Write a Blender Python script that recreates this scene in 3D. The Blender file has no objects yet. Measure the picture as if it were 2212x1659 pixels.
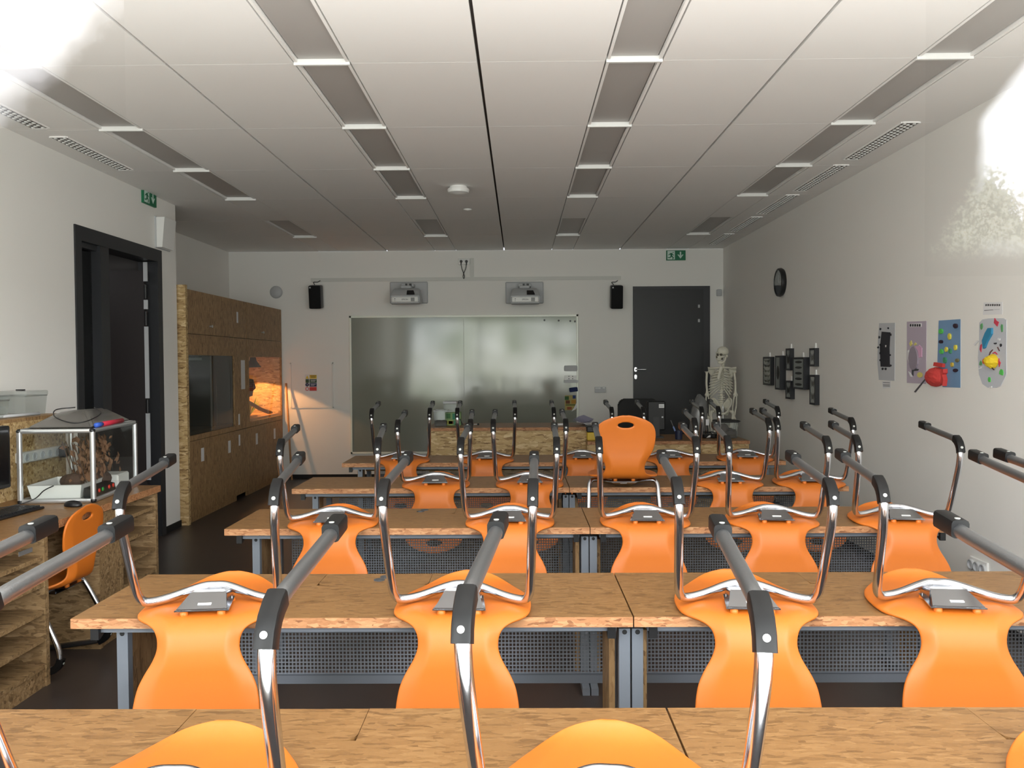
import bpy, bmesh, math, random
from mathutils import Vector, Matrix, Euler
random.seed(7)
PI = math.pi
scene = bpy.context.scene
COL = scene.collection
def lin(c):
    return tuple((x/255/12.92 if x/255 <= .04045 else ((x/255+.055)/1.055)**2.4) for x in c)

# ------------------------------------------------------------------ camera
FPX, CX, CY, CAMZ = 1789.0, 1106.0, 829.5, 1.5
ROLL = .0062
_cy = Vector(((1122-CX)/FPX, 1.0, (CY-783)/FPX)).normalized()          # +Y seen in (right, forward, up)
_cx = Vector((1, 0, ROLL)); _cx = (_cx - _cy*_cx.dot(_cy)).normalized()
_cz = _cx.cross(_cy)
Rv = Vector((_cx.x, _cy.x, _cz.x)); Fv = Vector((_cx.y, _cy.y, _cz.y)); Uv = Vector((_cx.z, _cy.z, _cz.z))
cam_d = bpy.data.cameras.new('camera'); cam = bpy.data.objects.new('camera', cam_d); COL.objects.link(cam)
cam_d.sensor_fit = 'HORIZONTAL'; cam_d.sensor_width = 36; cam_d.lens = FPX/2212*36; cam_d.clip_start = .02
M = Matrix((Rv, Uv, -Fv)).transposed().to_4x4(); M.translation = Vector((0, 0, CAMZ)); cam.matrix_world = M
scene.camera = cam
def ray(px, py): return Rv*((px-CX)/FPX) + Fv + Uv*((CY-py)/FPX)
def onY(px, py, Y): d = ray(px, py); return Vector((0, 0, CAMZ)) + d*(Y/d.y)
def onX(px, py, X): d = ray(px, py); return Vector((0, 0, CAMZ)) + d*(X/d.x)
def onZ(px, py, Z): d = ray(px, py); return Vector((0, 0, CAMZ)) + d*((Z-CAMZ)/d.z)

# ------------------------------------------------------------------ room dimensions
XL, XR, YB, ZC, XREC, YREC = -3.15, 2.65, 10.80, 2.96, -3.78, 7.61
YW = .35                                                               # window wall
DT = .76                                                               # desk top height

# ------------------------------------------------------------------ materials
MATS = {}
def mat(name, rgb, rough=.5, metal=0, spec=.5, bump=0, bscale=60, vary=0, coat=0):
    if name in MATS: return MATS[name]
    m = bpy.data.materials.new(name); m.use_nodes = True; nt = m.node_tree; b = nt.nodes['Principled BSDF']
    c = lin(rgb)
    b.inputs['Base Color'].default_value = (*c, 1); b.inputs['Roughness'].default_value = rough
    b.inputs['Metallic'].default_value = metal; b.inputs['Specular IOR Level'].default_value = spec
    b.inputs['Coat Weight'].default_value = coat
    tc = nt.nodes.new('ShaderNodeTexCoord')
    if vary:
        n = nt.nodes.new('ShaderNodeTexNoise'); n.inputs['Scale'].default_value = 3.0; n.inputs['Detail'].default_value = 5
        nt.links.new(tc.outputs['Object'], n.inputs['Vector'])
        mx = nt.nodes.new('ShaderNodeMix'); mx.data_type = 'RGBA'
        mx.inputs['A'].default_value = (*[x*(1-vary) for x in c], 1); mx.inputs['B'].default_value = (*[min(1, x*(1+vary)) for x in c], 1)
        nt.links.new(n.outputs['Fac'], mx.inputs['Factor']); nt.links.new(mx.outputs['Result'], b.inputs['Base Color'])
    if bump:
        n = nt.nodes.new('ShaderNodeTexNoise'); n.inputs['Scale'].default_value = bscale; n.inputs['Detail'].default_value = 3
        nt.links.new(tc.outputs['Object'], n.inputs['Vector'])
        bp = nt.nodes.new('ShaderNodeBump'); bp.inputs['Strength'].default_value = bump; bp.inputs['Distance'].default_value = .004
        nt.links.new(n.outputs['Fac'], bp.inputs['Height']); nt.links.new(bp.outputs['Normal'], b.inputs['Normal'])
    MATS[name] = m; return m

def osb(name, dark, mid, light, sc=1.0, rough=.45, contrast=1.0, long_axis=0):
    """pressed wood flakes: two layers of stretched cells lying at different angles"""
    m = bpy.data.materials.new(name); m.use_nodes = True; nt = m.node_tree; N = nt.nodes; L = nt.links
    b = N['Principled BSDF']; b.inputs['Roughness'].default_value = rough
    tc = N.new('ShaderNodeTexCoord')
    wn = N.new('ShaderNodeTexNoise'); wn.inputs['Scale'].default_value = 9*sc; wn.inputs['Detail'].default_value = 2
    L.new(tc.outputs['Object'], wn.inputs['Vector'])
    wa = N.new('ShaderNodeVectorMath'); wa.operation = 'MULTIPLY_ADD'
    L.new(wn.outputs['Color'], wa.inputs[0]); wa.inputs[1].default_value = (.035/sc,)*3; L.new(tc.outputs['Object'], wa.inputs[2])
    vals = []
    for i, rot in enumerate([(0, 0, 0), (.5, .55, .6), (-.7, -.5, -.55)]):
        mp = N.new('ShaderNodeMapping'); mp.inputs['Rotation'].default_value = rot
        s = [36*sc, 36*sc, 36*sc]; s[long_axis] = 9*sc
        mp.inputs['Scale'].default_value = s; mp.inputs['Location'].default_value = (3.1*i, 1.7*i, .4*i)
        mp.vector_type = 'POINT'
        L.new(wa.outputs[0], mp.inputs['Vector'])
        v = N.new('ShaderNodeTexVoronoi'); v.inputs['Scale'].default_value = 1.0
        L.new(mp.outputs['Vector'], v.inputs['Vector'])
        se = N.new('ShaderNodeSeparateColor'); L.new(v.outputs['Color'], se.inputs['Color'])
        vals.append((se.outputs['Red'], se.outputs['Green']))
    def mix(f, a, bb):
        x = N.new('ShaderNodeMix'); x.data_type = 'FLOAT'; L.new(f, x.inputs['Factor']); L.new(a, x.inputs['A']); L.new(bb, x.inputs['B']); return x.outputs['Result']
    def gt(a, t):
        x = N.new('ShaderNodeMath'); x.operation = 'GREATER_THAN'; L.new(a, x.inputs[0]); x.inputs[1].default_value = t; return x.outputs[0]
    val = mix(gt(vals[1][1], .45), vals[0][0], vals[1][0]); val = mix(gt(vals[2][1], .6), val, vals[2][0])
    fn = N.new('ShaderNodeTexNoise'); fn.inputs['Scale'].default_value = 1; fn.inputs['Detail'].default_value = 4
    fm = N.new('ShaderNodeMapping'); s = [160*sc]*3; s[long_axis] = 22*sc; fm.inputs['Scale'].default_value = s
    L.new(wa.outputs[0], fm.inputs['Vector']); L.new(fm.outputs['Vector'], fn.inputs['Vector'])
    x = N.new('ShaderNodeMath'); x.operation = 'MULTIPLY_ADD'; L.new(fn.outputs['Fac'], x.inputs[0]); x.inputs[1].default_value = .5; x.inputs[2].default_value = -.25
    y = N.new('ShaderNodeMath'); y.operation = 'ADD'; L.new(x.outputs[0], y.inputs[0]); L.new(val, y.inputs[1])
    r = N.new('ShaderNodeValToRGB'); e = r.color_ramp.elements
    e[0].position = 0; e[0].color = (*lin(dark), 1); e[1].position = 1; e[1].color = (*lin(light), 1)
    a = e.new(.16); a.color = (*[p*.45+q*.55 for p, q in zip(lin(dark), lin(mid))], 1)
    a = e.new(.34); a.color = (*lin(mid), 1); a = e.new(.75); a.color = (*[p*.75+q*.25 for p, q in zip(lin(mid), lin(light))], 1)
    L.new(y.outputs[0], r.inputs['Fac']); L.new(r.outputs['Color'], b.inputs['Base Color'])
    bp = N.new('ShaderNodeBump'); bp.inputs['Strength'].default_value = .12; bp.inputs['Distance'].default_value = .002
    L.new(y.outputs[0], bp.inputs['Height']); L.new(bp.outputs['Normal'], b.inputs['Normal'])
    MATS[name] = m; return m

def glass(name, tint=(1, 1, 1), refl=1.0, rough=0.0, ior=1.5, dens=0.0, body=(200, 205, 205)):
    """thin pane: see-through with a Fresnel mirror on top (and an optional milky body)"""
    m = bpy.data.materials.new(name); m.use_nodes = True; nt = m.node_tree; N = nt.nodes; L = nt.links
    N.remove(N['Principled BSDF']); out = N['Material Output']
    t = N.new('ShaderNodeBsdfTransparent'); t.inputs['Color'].default_value = (*tint, 1)
    g = N.new('ShaderNodeBsdfGlossy'); g.inputs['Roughness'].default_value = rough
    f = N.new('ShaderNodeFresnel'); ge = N.new('ShaderNodeNewGeometry'); io = N.new('ShaderNodeMath'); io.operation = 'MULTIPLY_ADD'
    L.new(ge.outputs['Backfacing'], io.inputs[0]); io.inputs[1].default_value = 1/ior-ior; io.inputs[2].default_value = ior; L.new(io.outputs[0], f.inputs['IOR'])
    k = N.new('ShaderNodeMath'); k.operation = 'MULTIPLY'; L.new(f.outputs[0], k.inputs[0]); k.inputs[1].default_value = refl; k.use_clamp = True
    src = t.outputs[0]
    if dens:
        d = N.new('ShaderNodeBsdfDiffuse'); d.inputs['Color'].default_value = (*lin(body), 1)
        mx = N.new('ShaderNodeMixShader'); mx.inputs[0].default_value = dens; L.new(t.outputs[0], mx.inputs[1]); L.new(d.outputs[0], mx.inputs[2]); src = mx.outputs[0]
    mx = N.new('ShaderNodeMixShader'); L.new(k.outputs[0], mx.inputs[0]); L.new(src, mx.inputs[1]); L.new(g.outputs[0], mx.inputs[2])
    L.new(mx.outputs[0], out.inputs['Surface']); MATS[name] = m; return m

def emit(name, rgb, s):
    m = bpy.data.materials.new(name); m.use_nodes = True; b = m.node_tree.nodes['Principled BSDF']
    b.inputs['Base Color'].default_value = (*lin(rgb), 1); b.inputs['Emission Color'].default_value = (*lin(rgb), 1); b.inputs['Emission Strength'].default_value = s
    return m

m_wall = mat('white_plaster', (239, 237, 232), .85, bump=.05, bscale=180)
m_ceil = mat('white_ceiling_panel', (243, 241, 238), .8)
m_gap = mat('grey_ceiling_void', (120, 112, 106), .9)
m_light = mat('grey_light_diffuser', (176, 172, 168), .45)
m_white = mat('white_metal', (235, 235, 232), .35)
m_floor = mat('dark_brown_linoleum', (62, 54, 51), .38, vary=.08)
m_dark = mat('anthracite_paint', (42, 43, 46), .45)
m_ltdark = mat('anthracite_frame', (58, 58, 62), .5)
m_black = mat('black_plastic', (24, 24, 26), .38)
m_blackm = mat('matt_black', (18, 18, 19), .7)
m_glide = mat('black_glide_plastic', (11, 11, 12), .45, spec=.3)
m_rivet = mat('dull_rivet', (168, 170, 166), .5)
m_orange = mat('orange_plastic', (204, 110, 33), .45, bump=.08, bscale=700)
m_chrome = mat('chrome', (205, 207, 212), .16, metal=1)
m_chromer = mat('worn_chrome', (158, 160, 163), .36, metal=1, bump=.12, bscale=260)
m_plate = mat('bright_steel_plate', (196, 198, 203), .2, metal=1)
m_steel = mat('grey_coated_steel', (116, 122, 131), .45, metal=.2)
m_mesh = mat('perforated_grey_steel', (128, 134, 142), .5, metal=.2)
m_alu = mat('brushed_aluminium', (205, 208, 210), .3, metal=.8)
m_silver = mat('silver_sticker', (215, 215, 215), .5)
m_wplast = mat('white_plastic', (226, 226, 222), .4)
m_gplast = mat('light_grey_plastic', (186, 188, 190), .45)
m_dgrey = mat('dark_grey_plastic', (74, 75, 77), .5)
m_paper = mat('white_paper', (225, 225, 226), .8)
m_gpaper = mat('grey_paper', (192, 194, 198), .8)
m_ink = mat('black_ink', (45, 45, 52), .8)
m_green = mat('exit_sign_green', (18, 112, 74), .5)
m_bone = mat('ivory_bone', (226, 222, 206), .5, vary=.1)
m_desk = osb('desk_top_flakeboard', (112, 80, 46), (137, 100, 60), (151, 114, 72), sc=3.2, rough=.4)
m_edge = osb('desk_edge_flakes', (120, 74, 42), (168, 116, 76), (190, 144, 102), sc=3.5, rough=.6)
m_osb = osb('raw_flakeboard', (126, 94, 54), (190, 158, 108), (224, 200, 154), sc=1.7, rough=.6)
m_cab = osb('cabinet_flakeboard', (112, 82, 50), (152, 118, 78), (170, 138, 96), sc=2.2, rough=.5, long_axis=2)
m_shelf = osb('shelf_flakeboard', (104, 80, 52), (142, 114, 78), (166, 138, 102), sc=2.1, rough=.6)
m_pane = glass('window_glass', (1, 1, 1), refl=.75)
m_clear = glass('clear_glass', (.93, .95, .94), refl=1.0)
m_tub = glass('clear_plastic', (.86, .88, .87), refl=1.3, rough=.08, dens=.10)
m_tint = glass('dark_tinted_glass', (.30, .31, .30), refl=1.0)
m_hood = glass('grey_translucent_plastic', (.45, .44, .43), refl=1.0, rough=.25, dens=.55, body=(150, 146, 140))
m_bag = glass('smoky_plastic_bag', (.5, .5, .5), refl=1.2, rough=.2, dens=.45, body=(150, 150, 150))

# whiteboard: glossy enamel
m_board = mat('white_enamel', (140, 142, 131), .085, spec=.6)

# ------------------------------------------------------------------ mesh helpers
def add_box(bm, x0, x1, y0, y1, z0, z1, bev=0, seg=1):
    vs = [bm.verts.new((x, y, z)) for x in (x0, x1) for y in (y0, y1) for z in (z0, z1)]
    fs = [bm.faces.new([vs[i] for i in q]) for q in ((0, 1, 3, 2), (4, 6, 7, 5), (0, 4, 5, 1), (2, 3, 7, 6), (0, 2, 6, 4), (1, 5, 7, 3))]
    if bev:
        es = list({e for f in fs for e in f.edges})
        bmesh.ops.bevel(bm, geom=es, offset=bev, segments=seg, affect='EDGES', profile=.5)
    return vs
def frame_of(path, i, closed=False):
    n = len(path)
    a = path[max(i-1, 0)]; b = path[min(i+1, n-1)]
    return (b-a).normalized()
def add_sweep(bm, path, prof, caps=True, scale=None, up=Vector((0, 0, 1))):
    """prof(i)-> list of 2-D points; parallel-transported along the path"""
    path = [Vector(p) for p in path]; rings = []
    t0 = frame_of(path, 0); side = t0.cross(up)
    if side.length < 1e-3: side = t0.cross(Vector((0, 1, 0)))
    side.normalize(); nrm = side.cross(t0).normalized(); pt = t0
    for i, p in enumerate(path):
        t = frame_of(path, i); q = pt.rotation_difference(t); side = q @ side; nrm = q @ nrm; pt = t
        s = scale[i] if scale else 1
        rings.append([bm.verts.new(p + side*a*s + nrm*b*s) for a, b in prof])
    k = len(prof)
    for r0, r1 in zip(rings, rings[1:]):
        for j in range(k): bm.faces.new((r0[j], r0[(j+1) % k], r1[(j+1) % k], r1[j]))
    if caps:
        bm.faces.new(rings[0][::-1]); bm.faces.new(rings[-1])
def circ(r, n=12): return [(r*math.cos(2*PI*k/n), r*math.sin(2*PI*k/n)) for k in range(n)]
def rrect(w, h, r, n=3):
    pts = []
    for cx, cy, a0 in ((w/2-r, h/2-r, 0), (-w/2+r, h/2-r, PI/2), (-w/2+r, -h/2+r, PI), (w/2-r, -h/2+r, 1.5*PI)):
        for k in range(n+1): a = a0+PI/2*k/n; pts.append((cx+r*math.cos(a), cy+r*math.sin(a)))
    return pts
def add_tube(bm, path, r, n=12, caps=True, scale=None): add_sweep(bm, path, circ(r, n), caps, scale)
def catmull(pts, sub=6):
    pts = [Vector(p) for p in pts]; P = [pts[0]*2-pts[1]] + pts + [pts[-1]*2-pts[-2]]; out = []
    for i in range(1, len(P)-2):
        a, b, c, d = P[i-1:i+3]
        for k in range(sub):
            t = k/sub; out.append(.5*((2*b)+(c-a)*t+(2*a-5*b+4*c-d)*t*t+(3*b-a-3*c+d)*t**3))
    out.append(pts[-1]); return out
def add_cyl(bm, p0, p1, r, n=16, r1=None):
    add_sweep(bm, [p0, p1], circ(r, n), True, [1, (r1/r if r1 is not None else 1)])
def add_prism(bm, poly, d):
    """poly: 3-D points of a planar outline, extruded by vector d"""
    d = Vector(d); a = [bm.verts.new(Vector(p)) for p in poly]; b = [bm.verts.new(Vector(p)+d) for p in poly]
    bm.faces.new(a); bm.faces.new(b[::-1]); n = len(a)
    for i in range(n): bm.faces.new((a[i], b[i], b[(i+1) % n], a[(i+1) % n]))
def add_ell(bm, c, r, mat4=None, u=20, v=12):
    bmesh.ops.create_uvsphere(bm, u_segments=u, v_segments=v, radius=1, matrix=Matrix.Translation(Vector(c)) @ (mat4 or Matrix()) @ Matrix.Diagonal((*r, 1)))
def add_lathe(bm, prof, n=24, c=(0, 0, 0)):
    c = Vector(c); rings = []
    for r, z in prof: rings.append([bm.verts.new(c+Vector((r*math.cos(2*PI*k/n), r*math.sin(2*PI*k/n), z))) for k in range(n)])
    for a, b in zip(rings, rings[1:]):
        for j in range(n): bm.faces.new((a[j], a[(j+1) % n], b[(j+1) % n], b[j]))
    bm.faces.new(rings[0][::-1]); bm.faces.new(rings[-1])
def obj(name, bm, m, parent=None, smooth=False, loc=None, rot=None, autosm=None):
    bmesh.ops.recalc_face_normals(bm, faces=bm.faces)
    me = bpy.data.meshes.new(name); bm.to_mesh(me); bm.free(); me.materials.append(m)
    if smooth or autosm:
        for p in me.polygons: p.use_smooth = True
        if autosm: me.set_sharp_from_angle(angle=math.radians(autosm))
    o = bpy.data.objects.new(name, me); COL.objects.link(o)
    if loc: o.location = loc
    if rot: o.rotation_euler = rot
    if parent: o.parent = parent
    return o
def box(name, m, parent, *a, bev=0, seg=1, **k):
    bm = bmesh.new(); add_box(bm, *a, bev=bev, seg=seg); return obj(name, bm, m, parent, autosm=35 if bev else None, **k)
def tag(o, label, cat, group=None):
    o['label'] = label; o['category'] = cat
    if group: o['group'] = group
    return o
def thing(name, label, cat, loc=(0, 0, 0), rot=(0, 0, 0), group=None):
    o = bpy.data.objects.new(name, None); o.empty_display_size = .05; COL.objects.link(o); o.location = loc; o.rotation_euler = rot
    return tag(o, label, cat, group)
def struct(o): o['kind'] = 'structure'; return o
def dup(root, loc=None, rot=None, label=None, group=None):
    def cp(o, parent):
        c = o.copy(); COL.objects.link(c); c.parent = parent
        for ch in list(kids.get(o.name, ())): cp(ch, c)
        return c
    kids = {}
    for ch in root.children_recursive: kids.setdefault(ch.parent.name, []).append(ch)
    r = cp(root, None)
    if loc is not None: r.location = loc
    if rot is not None: r.rotation_euler = rot
    if label: r['label'] = label
    if group: r['group'] = group
    return r
def bake(o):
    dg = bpy.context.evaluated_depsgraph_get(); dg.update()
    me = bpy.data.meshes.new_from_object(o.evaluated_get(dg)); o.modifiers.clear(); old = o.data; o.data = me; bpy.data.meshes.remove(old); return o

# ================================================================== SETTING
struct(box('floor', m_floor, None, -4.9, XR+.1, YW-.1, YB+.1, -.06, 0))
bm = bmesh.new()                                                       # left wall with doorway, then the recess
DY0, DY1, DZ = 5.86, 7.28, 2.50
add_box(bm, XL-.14, XL, YW, DY0, 0, ZC); add_box(bm, XL-.14, XL, DY1, YREC-.14, 0, ZC); add_box(bm, XL-.14, XL, DY0, DY1, DZ, ZC)
struct(obj('wall_left', bm, m_wall))
struct(box('wall_left', m_wall, None, XREC-.14, XL, YREC-.14, YREC, 0, ZC)); struct(box('wall_left', m_wall, None, XREC-.14, XREC, YREC, YB, 0, ZC))
struct(box('wall_front', m_wall, None, XREC-.14, XR+.14, YB, YB+.14, 0, ZC))
struct(box('wall_right', m_wall, None, XR, XR+.14, YW, YB, 0, ZC))
WX0, WX1, WZ0, WZ1 = -2.87, 2.5, .42, 2.80
bm = bmesh.new()
add_box(bm, XL-.14, WX0, YW-.15, YW+.15, 0, ZC); add_box(bm, WX1, XR+.14, YW-.15, YW+.15, 0, ZC)
add_box(bm, WX0, WX1, YW-.15, YW+.15, 0, WZ0); add_box(bm, WX0, WX1, YW-.15, YW+.15, WZ1, ZC)
struct(obj('wall_back', bm, m_wall))
bm = bmesh.new()
for x in (WX0, -1.05, .98, WX1-.06): add_box(bm, x, x+.06, YW-.04, YW+.04, WZ0, WZ1)
add_box(bm, WX0, WX1, YW-.04, YW+.04, WZ0, WZ0+.06); add_box(bm, WX0, WX1, YW-.04, YW+.04, WZ1-.06, WZ1)
win = struct(obj('window_1', bm, m_ltdark))
# the outer lights are glazed to the sill; the middle bay stands open, two frameless corner panes added to carry sky reflections
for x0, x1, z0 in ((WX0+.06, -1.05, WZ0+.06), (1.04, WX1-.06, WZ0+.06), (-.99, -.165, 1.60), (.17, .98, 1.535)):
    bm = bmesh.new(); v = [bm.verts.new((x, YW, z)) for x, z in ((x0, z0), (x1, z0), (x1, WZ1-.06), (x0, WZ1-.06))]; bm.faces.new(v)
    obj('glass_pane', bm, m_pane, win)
# ceiling: panels between open joints; the luminaire channels stay free
CH = [(-2.60, -2.32), (-1.09, -.81), (.425, .705), (1.92, 2.20)]
SEAM = [-1.71, -.19, 1.31]
ROWS = [YW-.1, .76, 1.86, 2.96, 4.06, 5.16, 6.26, 7.36, 8.46, 9.56, YB]
bm = bmesh.new()
xs = [(XREC, CH[0][0]), (CH[0][1], SEAM[0]), (SEAM[0], CH[1][0]), (CH[1][1], SEAM[1]), (SEAM[1], CH[2][0]), (CH[2][1], SEAM[2]), (SEAM[2], CH[3][0]), (CH[3][1], XR)]
for a, b in xs:
    for y0, y1 in zip(ROWS, ROWS[1:]):
        add_box(bm, a+(.008 if a in SEAM else 0), b-(.008 if b in SEAM else 0), y0+.0012, y1-.0012, ZC, ZC+.025)
for a, b in CH:                                                        # plain infill in the channels
    for i in (7, 9): add_box(bm, a+.006, b-.006, ROWS[i], ROWS[i+1]-(.002 if i == 7 else 0), ZC+.0005, ZC+.025)
ceil = struct(obj('ceiling', bm, m_ceil))
box('ceiling_slab', m_gap, ceil, XREC-.2, XR+.14, YW-.15, YB+.14, ZC+.05, ZC+.2)
chn = ['far left', 'left centre', 'right centre', 'far right']
k = 0
for ci, (a, b) in enumerate(CH):
    for i in (2, 3, 4, 5, 6, 8):
        if ci in (0, 3) and i == 2: continue
        y0, y1 = ROWS[i], ROWS[i+1]
        nm = {8: 'separate one nearest the board', 6: 'second from the board', 5: 'third from the board', 4: 'fourth from the board', 3: 'fifth from the board', 2: 'sixth from the board'}[i]
        t = thing('ceiling_light', f'grey recessed ceiling light, {chn[ci]} row, {nm}', 'ceiling light', ((a+b)/2, (y0+y1)/2, ZC), group='recessed ceiling lights')
        w, h = (b-a)/2, (y1-y0)/2
        box('diffuser', m_light, t, -w+.028, w-.028, -h+.006, h-.018, .016, .03)
        bm = bmesh.new(); add_box(bm, -w+.008, -w+.022, -h, h, 0, .03); add_box(bm, w-.022, w-.008, -h, h, 0, .03)
        obj('side_rail', bm, m_ceil, t)
        box('end_bar', m_white, t, -w+.004, w-.004, h-.016, h-.001, -.012, .02)
# skirting
struct(box('baseboard_front', m_blackm, None, XL, XR, YB-.012, YB, 0, .05))
struct(box('baseboard_left', m_blackm, None, XL, XL+.012, DY1, YREC, 0, .06))
struct(box('baseboard_right', m_blackm, None, XR-.012, XR, YW+.15, YB, 0, .05))

# left doorway, open leaf into a dim corridor
d = struct(thing('door_1', '', '', (0, 0, 0))); del d['label'], d['category']
bm = bmesh.new(); f = .085
add_box(bm, XL-.16, XL+.012, DY0, DY0+f, 0, DZ); add_box(bm, XL-.16, XL+.012, DY1-f, DY1, 0, DZ); add_box(bm, XL-.16, XL+.012, DY0+f, DY1-f, DZ-f-.02, DZ)
add_box(bm, XL-.16, XL+.005, 6.22, 6.35, 0, DZ-f-.02); add_box(bm, XL-.12, XL-.02, DY0+f, 6.22, 0, .12); add_box(bm, XL-.12, XL-.02, DY0+f, 6.22, DZ-f-.06, DZ-f-.02)
obj('door_frame', bm, m_dark, d)
box('side_light', m_tint, d, XL-.075, XL-.065, DY0+f, 6.22, .12, DZ-f-.06)
lf = box('door_leaf', mat('dark_brown_door', (44, 38, 38), .5), d, XL-1.0, XL-.09, DY1-f-.05, DY1-f, .01, DZ-f-.1)
bm = bmesh.new()
for z0, z1 in ((2.22, 2.385), (1.98, 2.06), (1.21, 1.83), (.50, 1.08), (.2, .30)): add_box(bm, XL-.089, XL-.055, DY1-f-.062, DY1-f-.05, z0, z1)
obj('aluminium_strip', bm, m_gplast, d)
bm = bmesh.new()
for z in (2.13, 1.9, 1.14, .4): add_cyl(bm, (XL-.07, DY1-f-.065, z-.06), (XL-.07, DY1-f-.065, z+.06), .012)
obj('hinge', bm, m_black, d)
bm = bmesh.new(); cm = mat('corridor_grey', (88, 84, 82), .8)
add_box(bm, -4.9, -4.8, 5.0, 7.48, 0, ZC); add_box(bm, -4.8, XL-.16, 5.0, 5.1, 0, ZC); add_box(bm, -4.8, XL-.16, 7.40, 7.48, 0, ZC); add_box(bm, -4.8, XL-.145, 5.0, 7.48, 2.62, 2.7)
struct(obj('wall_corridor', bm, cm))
# back right door
d = struct(thing('door_2', '', '', (0, 0, 0))); del d['label'], d['category']
p0 = onY(1367, 619, YB); p1 = onY(1533, 617, YB); X0, X1, Z1 = p0.x, p1.x, p0.z
bm = bmesh.new(); add_box(bm, X1-.09, X1, YB-.02, YB, 0, Z1); add_box(bm, X0, X1-.09, YB-.02, YB, Z1-.04, Z1)
obj('door_frame', bm, m_ltdark, d)
bm = bmesh.new(); add_box(bm, X0, X1-.09, YB-.045, YB-.001, .01, Z1-.04); add_box(bm, X0+.1, X1-.24, YB-.0465, YB-.044, Z1-.17, Z1-.164)
obj('door_leaf', bm, m_dark, d)
bm = bmesh.new()
for (px, py) in ((1373, 798), (1373, 814)):
    c = onY(px, py, YB-.05); add_sweep(bm, [(c.x, YB-.045, c.z), (c.x, YB-.056, c.z)], rrect(.035, .06, .017), True)
c = onY(1373, 798, YB-.05); add_tube(bm, [(c.x, YB-.05, c.z), (c.x, YB-.09, c.z), (c.x+.02, YB-.1, c.z), (c.x+.13, YB-.1, c.z)], .009)
obj('door_handle', bm, m_chrome, d, autosm=40)
for py in (662, 693):
    c = onY(1508, py, YB); h = box('hinge', m_gplast, d, c.x-.012, c.x+.012, YB-.055, YB-.045, c.z-.02, c.z+.02)

# ================================================================== CHAIR
def interp(tab, s):
    for (a, *va), (b, *vb) in zip(tab, tab[1:]):
        if a <= s <= b:
            t = (s-a)/(b-a) if b > a else 0; return [x+(y-x)*t for x, y in zip(va, vb)]
    return list(tab[-1][1:])
prof = catmull([(0, .229, -.046), (0, .218, -.031), (0, .19, -.018), (0, .14, -.013), (0, .06, -.014), (0, -.04, -.015), (0, -.12, -.014), (0, -.175, -.006), (0, -.207, .014), (0, -.224, .055), (0, -.230, .10),
                (0, -.232, .15), (0, -.238, .21), (0, -.248, .27), (0, -.262, .33), (0, -.270, .362)], 8)
L_ = [0]
for a, b in zip(prof, prof[1:]): L_.append(L_[-1]+(b-a).length)
TOT = L_[-1]
WT0 = [(0, .006), (.004, .04), (.012, .066), (.03, .098), (.06, .130), (.10, .160), (.15, .186), (.20, .199), (.25, .204), (.31, .203), (.345, .199), (.368, .190), (.388, .173), (.406, .150), (.422, .133), (.44, .122), (.465, .115), (.487, .111), (.512, .112),
       (.537, .121), (.557, .132), (.577, .145), (.597, .156), (.617, .164), (.657, .1715), (.69, .1735), (.72, .170), (.745, .160), (.768, .142), (TOT-.028, .115), (TOT-.014, .085), (TOT-.005, .045), (TOT, .008)]
WT = []
for i in range(201):
    s = TOT*i/200; r_ = min(.012, s, TOT-s); WT.append((s, sum(interp(WT0, min(max(s+r_*k/4, 0), TOT))[0] for k in range(-4, 5))/9))
CT = [(0, 0), (.03, .003), (.09, .010), (.20, .013), (.34, .014), (.40, .017), (.45, .023), (.50, .026), (.55, .023), (.60, .016), (.66, .010), (.74, .006), (TOT, .002)]
NS, NT = 84, 26
bm = bmesh.new(); grid = []
hole_c = None
for i in range(NS+1):
    s = TOT*i/NS
    j = max(k for k in range(len(L_)) if L_[k] <= s+1e-9); j = min(j, len(prof)-2)
    t = (s-L_[j])/(L_[j+1]-L_[j]); c = prof[j].lerp(prof[j+1], t)
    tg = (prof[min(j+2, len(prof)-1)]-prof[max(j-1, 0)]).normalized()
    nr = -Vector((1, 0, 0)).cross(tg)                                  # sitting side: up on the seat, forward on the back
    w = interp(WT, s)[0]; cu = interp(CT, s)[0]
    row = []
    for k in range(NT+1):
        u = -1+2*k/NT; u = math.sin(u*PI/2)*.35+u*.65
        e = abs(u); dz = cu*(max(0, e-.68)/.32)**1.15
        row.append(bm.verts.new(c+Vector((u*w, 0, 0))+nr*dz))
    grid.append((row, s))
hs = TOT-.058                                                          # finger hole
HA, HB = .047, .0165
for i in range(NS):
    for k in range(NT):
        q = [grid[i][0][k], grid[i][0][k+1], grid[i+1][0][k+1], grid[i+1][0][k]]
        sm = (grid[i][1]+grid[i+1][1])/2; xm = sum(v.co.x for v in q)/4
        if (xm/HA)**2+((sm-hs)/HB)**2 < 1: continue
        bm.faces.new(q)
sv = {v: s for row, s in grid for v in row}
for v in list(bm.verts):
    if not v.link_faces: sv.pop(v); bm.verts.remove(v)
tdir = (prof[-1]-prof[-4]).normalized()
for v in bm.verts:
    if v.is_boundary:
        dx, ds = v.co.x, sv[v]-hs; r = math.hypot(dx/HA, ds/HB)
        if r < 1.9 and abs(dx) < .07:
            v.co += Vector((dx/r-dx, 0, 0)) + tdir*(ds/r-ds)
shell = obj('seat_shell', bm, m_orange, None, smooth=True)
md = shell.modifiers.new('s', 'SOLIDIFY'); md.thickness = .0115; md.offset = 0
md = shell.modifiers.new('v', 'SUBSURF'); md.levels = 1; md.render_levels = 1
bake(shell)
bm = bmesh.new(); bm.from_mesh(shell.data)
for sx in (-.052, .052):
    for yy, zz in ((-.156, .002), (-.035, -.001)): add_cyl(bm, (sx, yy, zz-.01), (sx, yy, -.029), .0125, 14, .011)
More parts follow.
